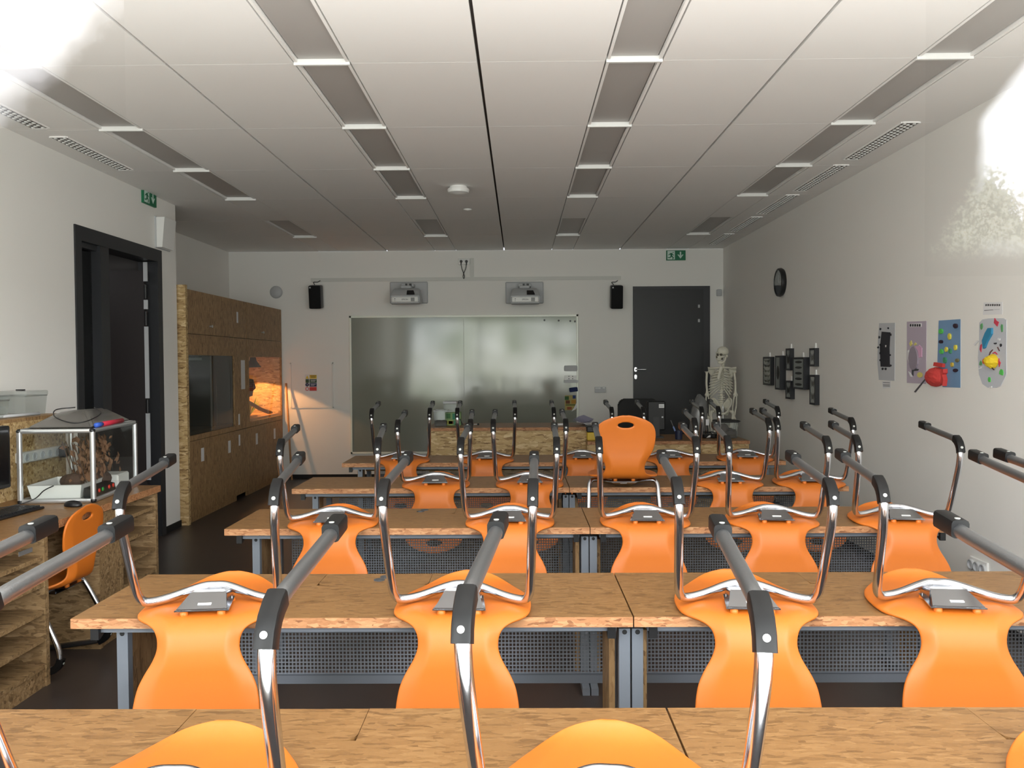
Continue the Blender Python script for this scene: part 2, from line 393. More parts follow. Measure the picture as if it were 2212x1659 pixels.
bm.to_mesh(shell.data); bm.free()
for p in shell.data.polygons: p.use_smooth = True

chair = thing('school_chair', '', 'chair')
shell.parent = chair
# tube: (x, y, h) with h = distance below the seat
half = [(.213, .275, .414), (.213, .1, .4005), (.213, -.08, .388), (.213, -.135, .381), (.2125, -.168, .364), (.212, -.186, .336), (.211, -.187, .303), (.2095, -.176, .258),
        (.206, -.14, .165), (.2025, -.108, .09), (.199, -.092, .058), (.188, -.080, .038), (.165, -.070, .0335), (.12, -.052, .040), (.06, -.024, .055), (.028, -.012, .061), (0, -.010, .0615)]
P = [Vector((x, y, -h)) for x, y, h in half]
full = catmull(P + [Vector((-p.x, p.y, p.z)) for p in P[-2::-1]], 5)
bm = bmesh.new(); add_tube(bm, full, .0132, 14); obj('tube_frame', bm, m_chrome, chair, smooth=True)
# plate
bm = bmesh.new()
def slab(bm, a, b, th): add_prism(bm, [(-a[2], a[0], -a[1]), (a[2], a[0], -a[1]), (b[2], b[0], -b[1]), (-b[2], b[0], -b[1])], (0, 0, -th))
slab(bm, (-.168, .0285, .076), (-.022, .0285, .060), .003)
slab(bm, (-.166, .032, .070), (-.090, .060, .050), .0035); slab(bm, (-.090, .060, .050), (-.010, .050, .050), .0035)
for sx in (-.062, .062): add_cyl(bm, (sx, -.159, -.031), (sx, -.159, -.0365), .006, 10)
for sx in (-.05, .05): add_cyl(bm, (sx, -.032, -.031), (sx, -.032, -.036), .006, 10)
for sx in (-1, 1): add_prism(bm, [(sx*.050, -.092, -.060), (sx*.050, -.012, -.051), (sx*.050, -.012, -.031), (sx*.050, -.092, -.031)], (sx*.003, 0, 0))
pl = obj('mounting_plate', bm, m_plate, chair)
bm = bmesh.new(); add_prism(bm, [(-.022, -.150, -.0418), (.016, -.150, -.0418), (.016, -.141, -.0451), (-.022, -.141, -.0451)], (0, -.0003, -.0008)); obj('sticker', bm, m_silver, pl)
# glides
def along(t0, t1, n=9):                                                # right-hand half of the tube between two arc positions
    c = [0]
    R = catmull(P, 8)
    for a, b in zip(R, R[1:]): c.append(c[-1]+(b-a).length)
    out = []
    for k in range(n):
        s = t0+(t1-t0)*k/(n-1); j = max(i for i in range(len(c)) if c[i] <= s); j = min(j, len(R)-2)
        out.append(R[j].lerp(R[j+1], (s-c[j])/(c[j+1]-c[j])))
    return out
for sg in (1, -1):
    bm = bmesh.new(); add_tube(bm, [Vector((p.x*sg, p.y, p.z)) for p in along(.04, .43, 16)], .0138, 14); obj('floor_runner', bm, m_chromer, chair, smooth=True)
    pts = [Vector((p.x*sg, p.y-.0, p.z)) for p in along(.408, .490, 5)]
    cen = Vector((.2125*sg, -.06, -.30)); pts = [p+(p-cen).normalized()*.007 for p in pts]
    bm = bmesh.new(); add_sweep(bm, pts, rrect(.034, .031, .006, 2), True, up=Vector((1, 0, 0)))
    g = obj('corner_glide', bm, m_glide, chair, autosm=40)
    e = along(.474, .474+1e-3, 2)[0]; tn = (along(.484, .485, 2)[0]-along(.464, .465, 2)[0]).normalized()
    nn = Vector((0, tn.z, -tn.y)); nn = nn if nn.y < 0 else -nn
    q = Vector((e.x*sg, e.y, e.z)) + nn*.0222
    bm = bmesh.new(); add_sweep(bm, [q, q+nn*.0025], [(.0056*math.cos(2*PI*k/14), .0056*math.sin(2*PI*k/14)) for k in range(14)], False); add_sweep(bm, [q+nn*.0025, q+nn*.0008], circ(.0056, 14), True, [1, .42]); rv = obj('rivet', bm, m_rivet, g, smooth=False)
    pts = [Vector((p.x*sg, p.y, p.z)) for p in along(0, .07, 4)]
    d0 = (pts[0]-pts[1]).normalized(); pts = [pts[0]+d0*.008] + pts
    bm = bmesh.new(); add_sweep(bm, [p+Vector((0, 0, -.004)) for p in pts], rrect(.035, .033, .007, 2), True, up=Vector((1, 0, 0)))
    g = obj('end_glide', bm, m_glide, chair, autosm=40)
    c = pts[-1]+Vector((0, -.0, -.0206)) + Vector((0, .012, -.001)); bm = bmesh.new(); add_cyl(bm, c, c+Vector((0, 0, -.0022)), .0052, 12); obj('rivet', bm, m_rivet, g)

ROWY = [1.25, 2.387, 3.69, 4.87, 6.115]
CH_OFF = .148
rown = ['nearest desk row', 'second nearest desk row', 'middle desk row', 'second farthest desk row', 'farthest desk row']
ordn = ['leftmost', 'second from the left', 'third from the left', 'fourth from the left', 'rightmost']
CHAIRS = [  # (X of the seat centre, yaw degrees)
    [(-1.15, 0), (-.573, 0), (.145, -5.5), (1.035, -3)],
    [(-.93, 6), (-.172, -1.5), (.672, -4), (1.262, -7), (1.81, -3)],
    [(-.862, 6), (-.047, -1), (.572, -3), (1.153, -6), (1.728, -7)],
    [(-.508, 2), (.057, 0), None, (1.248, -3.5), (1.735, -5.5)],
    [(-.885, 3), (-.25, 1), (.4635, 0), (1.128, -2), (1.69, -5)]]
first = True
for r, row in enumerate(CHAIRS):
    for i, c in enumerate(row):
        if c is None: continue
        nm = ordn[i] if not (r == 0 and i == 3) else 'rightmost'
        lab = f'orange upturned plastic chair, {nm} on the {rown[r]}'
        loc = (c[0], ROWY[r]+CH_OFF-(.046, .028, .015, .01, .01)[r], DT+.0062); rot = (0, PI, math.radians(c[1]))
        if first: o = chair; o.location = loc; o.rotation_euler = rot; o['label'] = lab; o['group'] = 'upturned chairs on the desks'; first = False
        else: dup(chair, loc, rot, lab, 'upturned chairs on the desks')
tl = math.radians(-4.3)
dup(chair, (.612, 4.87+.10, DT+.074), (0, 0, math.radians(-2)), 'orange plastic chair hung the right way up on the second farthest desk row', 'chairs the right way up')
dup(chair, (-2.385, 4.081, .428), (tl, 0, math.radians(88)), 'orange plastic chair standing on the floor at the computer worktop by left wall', 'chairs the right way up')

# ================================================================== STUDENT DESKS
def perforated(x0, x1, y, z0, z1, pitch=.0122, bar=.0042):
    bm = bmesh.new(); n = int((x1-x0)/pitch); m = int((z1-z0)/pitch)
    for i in range(n+1): x = x0+(x1-x0)*i/n; add_box(bm, x-bar/2, x+bar/2, y-.0008, y+.0008, z0, z1)
    for j in range(m+1): z = z0+(z1-z0)*j/m; add_box(bm, x0, x1, y-.0009, y+.0009, z-bar/2, z+bar/2)
    return bm
def make_desk(mi):
    W, D = 1.642, .505; w = W/2
    def X(p, q): return (p, q) if mi > 0 else (-q, -p)
    t = thing('double_desk', '', 'desk')
    bm = bmesh.new()                                                   # top with a cut-out for the cable flap
    fx0, fx1, fy = -.185, .185, D-.15
    add_box(bm, -w+.0015, fx0-.0015, 0.002, D, DT-.029, DT); add_box(bm, fx1+.0015, w-.0015, 0.002, D, DT-.029, DT); add_box(bm, fx0-.0015, fx1+.0015, 0.002, fy-.0015, DT-.029, DT)
    obj('table_top', bm, m_desk, t)
    box('front_edge_band', m_edge, t, -w+.001, w-.001, -.0005, .002, DT-.0295, DT-.0005)
    bm = bmesh.new(); r = .03
    pts = [(fx0, D), (fx0, fy+r)] + [(fx0+r-r*math.cos(a), fy+r-r*math.sin(a)) for a in (PI/6, PI/3)] + [(fx0+r, fy), (fx1-r, fy)] + [(fx1-r+r*math.sin(a), fy+r-r*math.cos(a)) for a in (PI/6, PI/3)] + [(fx1, fy+r), (fx1, D)]
    add_prism(bm, [(x, y, DT-.0005) for x, y in pts], (0, 0, -.02)); fl = obj('cable_flap', bm, m_desk, t)
    box('flap_tray', m_blackm, fl, fx0-.002, fx1+.002, fy-.002, D-.001, DT-.029, DT-.0215)
    for gx, gy in ((.028, D-.045), (.012, D-.085)):
        bm = bmesh.new(); add_cyl(bm, (gx, gy, DT-.002), (gx, gy, DT+.002), .019, 20); add_cyl(bm, (gx, gy, DT+.002), (gx, gy, DT+.003), .013, 18); obj('cable_grommet', bm, m_dgrey, fl)
    bm = bmesh.new(); add_box(bm, -w+.045, w-.045, .035, .065, DT-.052, DT-.03); add_box(bm, -w+.045, w-.045, D-.09, D-.06, DT-.052, DT-.03)
    add_box(bm, -w+.045, -w+.075, .065, D-.09, DT-.052, DT-.03); add_box(bm, w-.075, w-.045, .065, D-.09, DT-.052, DT-.03); obj('steel_frame', bm, m_steel, t)
    bm = bmesh.new(); add_box(bm, *X(-w+.15, w-.06), .15, D-.16, DT-.078, DT-.063); add_box(bm, *X(-w+.15, w-.06), .15, .165, DT-.078, DT-.055); obj('book_shelf', bm, m_shelf, t)
    obj('perforated_panel', perforated(*X(-w+.2, w-.05), D-.12, .452, .72), m_mesh, t)
    box('panel_rail', m_steel, t, *X(-w+.16, w-.04), D-.135, D-.10, .422, .45)
    for sx in (mi*(-w+.125), mi*(w-.0185)):
        bm = bmesh.new(); add_box(bm, sx-.0165, sx+.0165, .055, .085, .03, DT-.052); add_box(bm, sx-.016, sx+.016, D-.1, D-.07, .03, DT-.052); add_box(bm, sx-.0165, sx+.0165, .0, D-.02, 0, .032)
        lg = obj('leg', bm, m_steel, t)
        bm = bmesh.new()
        for z in (DT-.062, .37): add_cyl(bm, (sx, .0545, z), (sx, .056, z), .0075, 12)
        obj('screw_hole', bm, m_blackm, lg)
    for sx in (mi*(-w+.10), mi*(w-.048)): box('side_board', m_cab, t, sx-.009, sx+.009, .13, .33, .033, DT-.08)
    for sx, sg in ((-w+.06, 1), (w-.06, -1)):
        bm = bmesh.new(); add_box(bm, sx-.012, sx+.012, .02, .032, DT-.07, DT-.03); add_prism(bm, [(sx-.012, .03, DT-.07), (sx-.012, .03, DT-.03), (sx-.012, .12, DT-.03)], (.024, 0, 0)); obj('bag_hook', bm, m_black, t)
    return t
protos = [make_desk(1), make_desk(-1)]
sides = ['left', 'right']
L0 = [-1.333, -1.316, -1.331, -1.352, -1.322]
for r in range(5):
    for s in range(2):
        x = L0[r]+.821+s*1.6435
        lab = f'double wooden flakeboard desk, {sides[s]} half of the {rown[r]}'
        if r == 0: o = protos[s]; o.location = (x, ROWY[0], 0); o['label'] = lab; o['group'] = 'double desks in rows'
        else: dup(protos[s], (x, ROWY[r], 0), None, lab, 'double desks in rows')
for p in protos:
    for o in [q for q in p.children_recursive if q.name.startswith('cable_grommet')]: bpy.data.objects.remove(o)
for o in list(bpy.data.objects):
    if o.name.startswith('cable_grommet') and o.parent and o.parent.parent and 'right half' in o.parent.parent.get('label', ''): bpy.data.objects.remove(o)

# ================================================================== BACK WALL
def bk(px, py, dy=0): p = onY(px, py, YB-dy); return p.x, p.z
def onback(name, m, parent, px0, py0, px1, py1, d0, d1, bev=0, **k):
    x0, z1 = bk(px0, py0, d1); x1, z0 = bk(px1, py1, d1)
    return box(name, m, parent, x0, x1, YB-d1, YB-d0, z0, z1, bev=bev, **k)
# whiteboard
x0, z1 = bk(755, 682.5); x1, z0 = bk(1250, 978)
t = thing('whiteboard', 'wide glossy whiteboard in a thin pale frame on the front wall', 'whiteboard', ((x0+x1)/2, YB, (z0+z1)/2))
w, h = (x1-x0)/2, (z1-z0)/2
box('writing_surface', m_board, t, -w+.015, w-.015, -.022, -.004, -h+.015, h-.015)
box('panel_joint', mat('grey_joint', (150, 152, 148), .5), t, -.0015, .0015, -.0226, -.02, -h+.015, h-.015)
bm = bmesh.new()
for a in ((-w, w, h-.028, h), (-w, w, -h, -h+.028), (-w, -w+.026, -h, h), (w-.026, w, -h, h)): add_box(bm, a[0], a[1], -.03, 0, a[2], a[3], bev=.003)
obj('frame', bm, mat('pale_green_white_frame', (240, 243, 230), .25), t, autosm=35)
for i, px in enumerate((1176, 1207, 1232, 1242)):
    x, z = bk(px, 691.5+i*.9, .03); bm = bmesh.new(); add_cyl(bm, (x, YB-.0225, z), (x, YB-.033, z), .013, 16, .0115)
    tag(obj('board_magnet', bm, m_black), f'small round black magnet at the top right of the whiteboard, {ordn[i] if i < 3 else "rightmost"}', 'magnet', 'black magnets on the whiteboard')
def rrpx(px0, py0, px1, py1, r, d0, d1, rot=0):
    x0, z1 = bk(px0, py0, d1); x1, z0 = bk(px1, py1, d1); cx, cz = (x0+x1)/2, (z0+z1)/2; R = Matrix.Rotation(rot, 2)
    bm = bmesh.new(); pts = [R @ Vector(p) for p in rrect(x1-x0, z1-z0, r, 4)]
    add_prism(bm, [(cx+p.x, YB-d1, cz+p.y) for p in pts], (0, d1-d0, 0)); return bm
t = tag(obj('pen_box', rrpx(1219, 789.5, 1247.5, 802, .02, .022, .06), mat('grey_box_lid', (168, 168, 170), .4)), 'closed grey magnetic pen box at the right edge of the whiteboard', 'pen box')
t = thing('pen_box', 'white magnetic pen tray with dotted back below the closed grey box', 'pen box', (0, 0, 0))
obj('back_plate', rrpx(1219, 811, 1248, 824, .015, .022, .028), m_white, t)
obj('tray', rrpx(1218.5, 821, 1249, 827, .012, .022, .07), m_gplast, t)
obj('marker_pen', rrpx(1224, 820.6, 1244, 822.4, .003, .05, .062), m_black, t)
bm = bmesh.new()
for px in (1229, 1237):
    for py in (813, 818): x, z = bk(px, py, .03); add_cyl(bm, (x, YB-.027, z), (x, YB-.0295, z), .007, 10)
obj('dot', bm, m_dgrey, t)
tag(obj('board_eraser', rrpx(1230, 837, 1248, 846.5, .012, .022, .05, .12), mat('dark_blue_felt', (24, 38, 84), .8)), 'dark blue board eraser stuck near the whiteboard right edge', 'eraser')
t = thing('magazine_page', 'colourful leaflet with curled white corner on the whiteboard', 'leaflet', (0, 0, 0))
def tiles(parent, lst, d0=.0235, d1=.0245):
    for nm, m, a in lst: obj(nm, rrpx(*a, .002, d0, d1), m, parent)
P_ = lambda n, c: mat('paper_'+n, c, .7)
obj('page', rrpx(1220, 854, 1244, 886, .004, .022, .0235), P_('ochre', (166, 150, 88)), t)
tiles(t, [('picture', P_('leaf_green', (52, 92, 44)), (1220, 856, 1229, 864)), ('picture', P_('royal_blue', (34, 58, 110)), (1237, 854, 1243.6, 861)), ('picture', P_('brown', (106, 60, 32)), (1222, 865, 1231, 872)),
          ('picture', P_('amber', (172, 124, 44)), (1234, 864, 1244, 872)), ('picture', P_('olive', (84, 96, 40)), (1222, 873.5, 1243, 876)), ('picture', P_('rust', (140, 74, 40)), (1225, 879, 1235, 885))])
bm = bmesh.new(); pts = [(1245, 870), (1246.5, 878), (1243, 884), (1234, 888.5), (1240, 880)]
add_prism(bm, [(bk(*p)[0], YB-.03, bk(*p)[1]) for p in pts], (0, .003, 0)); obj('curled_corner', bm, m_paper, t)

# cable trunking, sockets, plugs
x0, z1 = bk(672, 599.5); x1, z0 = bk(1341, 605)
t = thing('cable_trunking', 'long white cable trunking running above the whiteboard with one vertical branch', 'cable trunking', (0, 0, 0))
m_trunk = mat('white_trunking', (214, 214, 208), .5)
box('horizontal_channel', m_trunk, t, x0, x1, YB-.022, YB-.0005, bk(1006, 606.5)[1], bk(1006, 599)[1])
box('vertical_branch', m_trunk, t, bk(1016, 560)[0], bk(1023.5, 560)[0], YB-.022, YB-.0005, bk(1006, 599)[1], bk(1006, 558)[1])
t = thing('wall_socket', 'double white wall socket high above the whiteboard with two black plugs', 'socket', (0, 0, 0))
onback('socket_plate', m_white, t, 990, 558.5, 1015, 571.5, 0, .03, bev=.004)
for px in (996, 1007.5):
    x, z = bk(px, 564.5, .04); bm = bmesh.new(); add_cyl(bm, (x, YB-.03, z), (x, YB-.06, z), .019, 16, .015); add_cyl(bm, (x, YB-.045, z), (x, YB-.045, z-.05), .009, 10, .006); obj('plug', bm, m_black, t)
pts = [bk(px, py, .03) for px, py in ((996, 569), (997.5, 579), (1001, 589), (1003.5, 597), (1002, 602), (1000.5, 597), (1003, 588), (1006.5, 579), (1007.5, 569))]
bm = bmesh.new(); add_tube(bm, catmull([(x, YB-.04+.004*math.sin(i*2.2), z) for i, (x, z) in enumerate(pts)]), .0045, 8); obj('cable', bm, m_black, t, smooth=True)
# projectors
def projector(cx, lab, sx):
    c, zc = bk(cx, 632); t = thing('projector', lab, 'projector', (c, YB, zc), group='wall projectors above the whiteboard')
    k = YB/FPX
    pl = box('wall_plate', m_gplast, t, -42*k*sx, 40*k*sx, -.02, 0, -24*k, 23*k, bev=.012)
    bm = bmesh.new(); add_box(bm, -.09, .08, -.16, -.02, .06, .105, bev=.01); add_box(bm, -.075, .06, -.30, -.1, .03, .065, bev=.01); obj('bracket', bm, m_gplast, t, autosm=35)
    bm = bmesh.new(); add_box(bm, .02, .05, -.175, -.15, .065, .10); add_box(bm, -.03, -.005, -.175, -.15, .07, .10); obj('cable_port', bm, m_black, t)
    bm = bmesh.new(); W = .185                                         # body, seen from the lower front
    secs = [(-.40, -.125, -.035, W), (-.43, -.115, -.045, W), (-.40, -.02, -.02, W), ]
    poly = [(-.06, -.15), (-.38, -.18), (-.425, -.165), (-.435, -.085), (-.41, -.055), (-.30, .03), (-.10, .035)]
    a = [bm.verts.new((-W*(1-.14*(z > -.03)), y, z)) for y, z in poly]; b = [bm.verts.new((W*(1-.14*(z > -.03)), y, z)) for y, z in poly]
    bm.faces.new(a); bm.faces.new(b[::-1])
    for i in range(len(a)): bm.faces.new((a[i], b[i], b[(i+1) % len(a)], a[(i+1) % len(a)]))
    bmesh.ops.bevel(bm, geom=list(bm.edges), offset=.012, segments=2, affect='EDGES')
    body = obj('body', bm, m_gplast, t, autosm=40)
    fp = box('front_panel', m_white, t, -W+.02, W-.02, -.442, -.43, -.155, -.09, bev=.006)
    bm = bmesh.new()
    for i in range(6): add_box(bm, .075+i*.008, .080+i*.008, -.4445, -.441, -.146, -.100)
    obj('vent', bm, m_dgrey, fp)
    bm = bmesh.new(); add_cyl(bm, (-.125, -.441, -.115), (-.125, -.4445, -.115), .006, 12); add_cyl(bm, (-.125, -.441, -.137), (-.125, -.4445, -.137), .004, 12); obj('sensor', bm, m_dgrey, fp)
    cu = bpy.data.curves.new('brand', 'FONT'); cu.body = 'EPSON'; cu.size = .026; cu.align_x = 'CENTER'; cu.extrude = .0004; tmp = bpy.data.objects.new('tmp', cu); COL.objects.link(tmp)
    me = bpy.data.meshes.new_from_object(tmp.evaluated_get(bpy.context.evaluated_depsgraph_get())); bpy.data.objects.remove(tmp)
    me.materials.clear(); me.materials.append(m_ink); o = bpy.data.objects.new('lettering', me); COL.objects.link(o); o.parent = fp; o.location = (0, -.4432, -.131); o.rotation_euler = (PI/2, 0, 0)
    bm = bmesh.new(); add_prism(bm, [(.02, -.38, -.015), (.10, -.38, -.015), (.12, -.428, -.062), (.02, -.428, -.062)], (0, .01, .012)); obj('lens_window', bm, m_black, t)
    return t
projector(884.5, 'grey short throw projector on the wall, left one above the whiteboard', 1)
projector(1134, 'grey short throw projector on the wall, right one above the whiteboard', 1)
for px, lab in ((684, 'black wall loudspeaker left of the two projectors'), (1331, 'black wall loudspeaker right of the projectors, beside the dark door')):
    x, z = bk(px, 640, .1); t = thing('loudspeaker', lab, 'loudspeaker', (x, YB, z), group='wall loudspeakers')
    c = box('cabinet', m_dgrey, t, -.078, .078, -.2, -.05, -.145, .155, bev=.02, seg=3, rot=(math.radians(7), 0, 0))
    box('grille', mat('black_speaker_cloth', (17, 17, 19), .9), c, -.074, .074, -.212, -.198, -.142, .150, bev=.012, seg=2)
    box('badge', m_gplast, c, -.064, -.044, -.2135, -.211, .118, .136)
    box('wall_bracket', m_dgrey, t, -.03, .03, -.06, 0, -.03, .04)
    bm = bmesh.new(); add_tube(bm, catmull([(-.03, -.08, .15), (-.05, -.05, .185), (0, -.03, .19), (.03, -.02, .21)]), .005, 8); obj('cable', bm, m_black, t, smooth=True)
x, z = bk(596, 631, .02); bm = bmesh.new(); add_lathe(bm, [(.082, 0), (.082, .012), (.06, .024), (.0, .028)], 28)
tag(obj('wall_disc', bm, m_gplast, None, smooth=True, loc=(x, YB, z), rot=(PI/2, 0, 0)), 'round pale grey disc on the front wall above the terrarium cabinet', 'wall cover')
# wiring hatch with safety sign
t = thing('wall_hatch', 'square white wall hatch with a safety sign left of the whiteboard', 'hatch', (0, 0, 0))
x0, z1 = bk(627, 784); x1, z0 = bk(721, 881)
bm = bmesh.new(); e = .012
for a in ((x0, x1, z1-e, z1), (x0, x1, z0, z0+e), (x0, x0+e, z0, z1), (x1-e, x1, z0, z1)): add_box(bm, a[0], a[1], YB-.012, YB, a[2], a[3])
obj('frame', bm, m_wall, t); box('hatch_door', m_wall, t, x0+e+.004, x1-e-.004, YB-.009, YB, z0+e+.004, z1-e-.004)
yl, gr, bl, rd = (mat(n, c, .5) for n, c in (('sign_yellow', (216, 190, 60)), ('sign_green', (40, 74, 52)), ('sign_blue', (28, 44, 84)), ('sign_red', (200, 60, 56))))
def px_box(nm, m, p, a, d0=.009, d1=.011): return onback(nm, m, p, *a, d0, d1)
sg = px_box('safety_sign', m_paper, t, (658.5, 809, 685, 845), .009, .0102)
for m, a in ((yl, (668.5, 810, 684, 818)), (gr, (668.5, 819, 684, 827)), (bl, (668.5, 827.8, 684, 835)), (rd, (668.5, 836, 684, 844)), (gr, (660, 819, 667.5, 827))): px_box('sign_field', m, sg, a, .0102, .0112)
for a in ((670, 811.5, 683, 812.5), (671, 814, 682, 815), (671, 821, 682, 821.8), (671, 823.5, 681, 824.3), (671, 830, 682, 830.8), (671, 832, 679, 832.8)): px_box('text_line', m_paper if a[1] > 818 else m_ink, sg, a, .0112, .0116)
bm = bmesh.new(); add_prism(bm, [(bk(664, 811)[0], YB-.0112, bk(664, 811)[1]), (bk(667.8, 818)[0], YB-.0112, bk(667.8, 818)[1]), (bk(660.2, 818)[0], YB-.0112, bk(660.2, 818)[1])], (0, .001, 0)); obj('warning_triangle', bm, yl, sg)
for py, m in ((831, bl), (840, rd)):
    x, z = bk(664, py); bm = bmesh.new(); add_cyl(bm, (x, YB-.0102, z), (x, YB-.0112, z), .024, 20); add_cyl(bm, (x, YB-.0112, z), (x, YB-.0114, z), .017, 20) if False else None; o = obj('round_symbol', bm, m, sg)
    bm = bmesh.new(); add_prism(bm, [(x-.004, YB-.0116, z-.013), (x+.006, YB-.0116, z), (x, YB-.0116, z), (x+.004, YB-.0116, z+.013), (x-.006, YB-.0116, z), (x, YB-.0116, z)], (0, .0005, 0)) if m is bl else add_cyl(bm, (x, YB-.0112, z), (x, YB-.0116, z), .016, 18); obj('symbol_mark', bm, m_paper, o)
# sockets low on the wall, detector
t = thing('wall_socket', 'small grey socket strip on the wall between whiteboard and dark door', 'socket', (0, 0, 0))
onback('socket_plate', m_gplast, t, 1285, 836, 1309, 848, 0, .03, bev=.003)
for a in ((1286.5, 837, 1289, 840), (1290.5, 837, 1293, 840), (1294, 837, 1297, 840), (1302, 836.8, 1307, 839)): onback('switch_key', m_white, t, *a, .03, .036)
onback('sensor_box', m_gplast, None, 1549, 625, 1559.5, 639, 0, .05, bev=.006); tag(bpy.data.objects['sensor_box'], 'small pale grey sensor box right of the dark door, by the corner', 'sensor')
# exit signs
def exit_sign(name_lab, M4, W, H):
    t = thing('exit_sign', name_lab, 'exit sign', group='emergency exit signs'); t.matrix_world = M4
    box('sign_plate', m_green, t, -W/2, W/2, -.02, 0, -H/2, H/2)
    mw = mat('exit_sign_white', (205, 225, 215), .5); s = H
    box('door_field', mw, t, -W/2+.1*s, -W/2+.86*s, -.0212, -.02, -H/2+.08*s, H/2-.05*s)
    g = lambda pts, m, y=-.0222: (lambda bm: (add_prism(bm, [(-W/2+a*s, y, -H/2+b*s) for a, b in pts], (0, .001, 0)), obj('running_figure' if m is m_green else 'arrow', bm, m, t)))(bmesh.new())
    g([(.62, .80), (.70, .84), (.74, .78), (.68, .72)], m_green); g([(.36, .72), (.62, .74), (.58, .44), (.44, .40)], m_green)
    g([(.58, .66), (.78, .52), (.74, .47), (.56, .57)], m_green); g([(.40, .70), (.20, .58), (.22, .50), (.42, .62)], m_green)
    g([(.44, .44), (.58, .46), (.76, .26), (.66, .08), (.60, .12), (.64, .26), (.52, .34)], m_green); g([(.44, .44), (.54, .38), (.38, .22), (.14, .24), (.14, .31), (.34, .31)], m_green)
    g([(1.36, .86), (1.50, .86), (1.50, .45), (1.62, .58), (1.74, .58), (1.43, .16), (1.12, .58), (1.24, .58), (1.36, .45)], mw, -.0212)
x0, z1 = bk(1439.5, 541, .02); x1, z0 = bk(1481, 562, .02)
exit_sign('green exit sign with running figure and arrow above the dark door', Matrix.Translation(((x0+x1)/2, YB, (z0+z1)/2)), x1-x0, z1-z0)
a, b = onX(305, 420, XL), onX(333, 430, XL); zt, zb = onX(305, 404, XL).z, onX(305, 436, XL).z
exit_sign('green exit sign on the left wall by the open doorway', Matrix.Translation((XL, (a.y+b.y)/2, zt-(b.y-a.y)*.27)) @ Matrix.Rotation(PI/2, 4, 'Z'), b.y-a.y, (b.y-a.y)*.5)
t = thing('emergency_lamp', 'white wedge shaped wall box beside the left exit sign', 'wall lamp', (XL, 7.34, 2.655))
bm = bmesh.new(); add_prism(bm, [(0, -.16, .125), (.085, -.16, .125), (.06, -.16, -.135), (0, -.16, -.135)], (0, .24, 0)); obj('housing', bm, m_white, t)
box('base_plate', m_gplast, t, -.001, .012, -.17, .12, -.14, .13)

# ================================================================== RIGHT WALL
def rw(px, py, d=0): p = onX(px, py, XR-d); return p.y, p.z
y, z = rw(1690, 610); t = thing('wall_clock', 'round dark wall clock on the right wall', 'clock', (XR, y, z), (0, -PI/2, 0))
bm = bmesh.new(); add_lathe(bm, [(.135, 0), (.145, .02), (.14, .045), (.122, .05), (.118, .036), (.0, .036)], 36); obj('case', bm, m_black, t, autosm=40)
bm = bmesh.new(); add_cyl(bm, (0, 0, .036), (0, 0, .038), .118, 32); obj('dial', bm, mat('dark_blue_grey_dial', (62, 66, 84), .25), t)
bm = bmesh.new(); add_box(bm, -.004, .075, -.004, .004, .039, .041); add_box(bm, -.003, .003, -.10, .0, .0415, .043); obj('hand', bm, m_silver, t)
bm = bmesh.new(); add_cyl(bm, (0, 0, .045), (0, 0, .0455), .121, 32); obj('cover_glass', bm, m_clear, t)
def case_frame(px0, py0, px1, py1, lab, motif, depth=.04, sp=1):
    xf = XR-depth
    y1 = onX(px0, py0, xf).y; zt = onX(px0, py0, xf).z; zb = onX(px0, py1, xf).z; y0 = onX(px1, py0, XR).y
    t = thing('insect_display_case', lab, 'display frame', (XR, (y0+y1)/2, (zt+zb)/2), group='insect frames on the right wall'); W, H = (y1-y0)/2, (zt-zb)/2; b = .018
    bm = bmesh.new()
    for q in ((-W, W, H-b, H), (-W, W, -H, -H+b), (-W, -W+b, -H+b, H-b), (W-b, W, -H+b, H-b)): add_box(bm, -depth, 0, q[0], q[1], q[2], q[3])
    obj('frame', bm, mat('black_stained_frame', (36, 37, 42), .45), t)
    box('backing', mat('pale_case_backing', (176, 178, 176), .8), t, -depth+.005, -depth+.009, -W+b, W-b, -H+b, H-b)
    mm = mat('dark_insect', (52, 48, 44), .6); bm = bmesh.new(); n = motif
    for i in range(n):
        zc = (H-b)*(1-2*(i+.5)/n); hh = (H-b)/n*.62
        if sp == 2: add_ell(bm, (-depth+.004, 0, zc), (.0035, (W-b)*.72, hh*.75), u=10, v=6)
        else:
            for sgn in (-1, 1): add_prism(bm, [(-depth+.003, 0, zc), (-depth+.003, sgn*(W-b)*.8, zc+hh), (-depth+.003, sgn*(W-b)*.7, zc-.1*hh), (-depth+.003, sgn*(W-b)*.5, zc-hh)], (.0025, 0, 0))
            add_ell(bm, (-depth+.004, 0, zc), (.003, .008, hh*.8), u=8, v=6)
    obj('specimen', bm, mm, t)
    bm = bmesh.new(); v = [bm.verts.new((-depth+.0005, a, c)) for a, c in ((-W+b, -H+b), (W-b, -H+b), (W-b, H-b), (-W+b, H-b))]; bm.faces.new(v); obj('front_glass', bm, m_clear, t)
    bm = bmesh.new()
    for yy in ((0,) if W < .16 else (-W*.45, W*.45)):
        add_box(bm, -.012, 0, yy-.006, yy+.006, H, H+.045); add_box(bm, -.016, 0, yy-.014, yy+.014, H+.002, H+.012)
    obj('wall_hook', bm, m_white, t)
case_frame(1648, 771, 1673, 831, 'dark framed insect case, farthest left of the group on the right wall', 5)
case_frame(1674, 768.5, 1698, 841, 'tall dark deep insect case, second from the left in the group', 1, .06, 2)
case_frame(1697, 753, 1715.5, 800, 'small dark insect frame in upper middle of the group', 1)
case_frame(1696.5, 822, 1717, 861, 'small dark insect frame in lower middle of the group', 1)
case_frame(1712, 772, 1749, 839.5, 'largest dark insect case with five rows of beetles', 5, .055, 2)
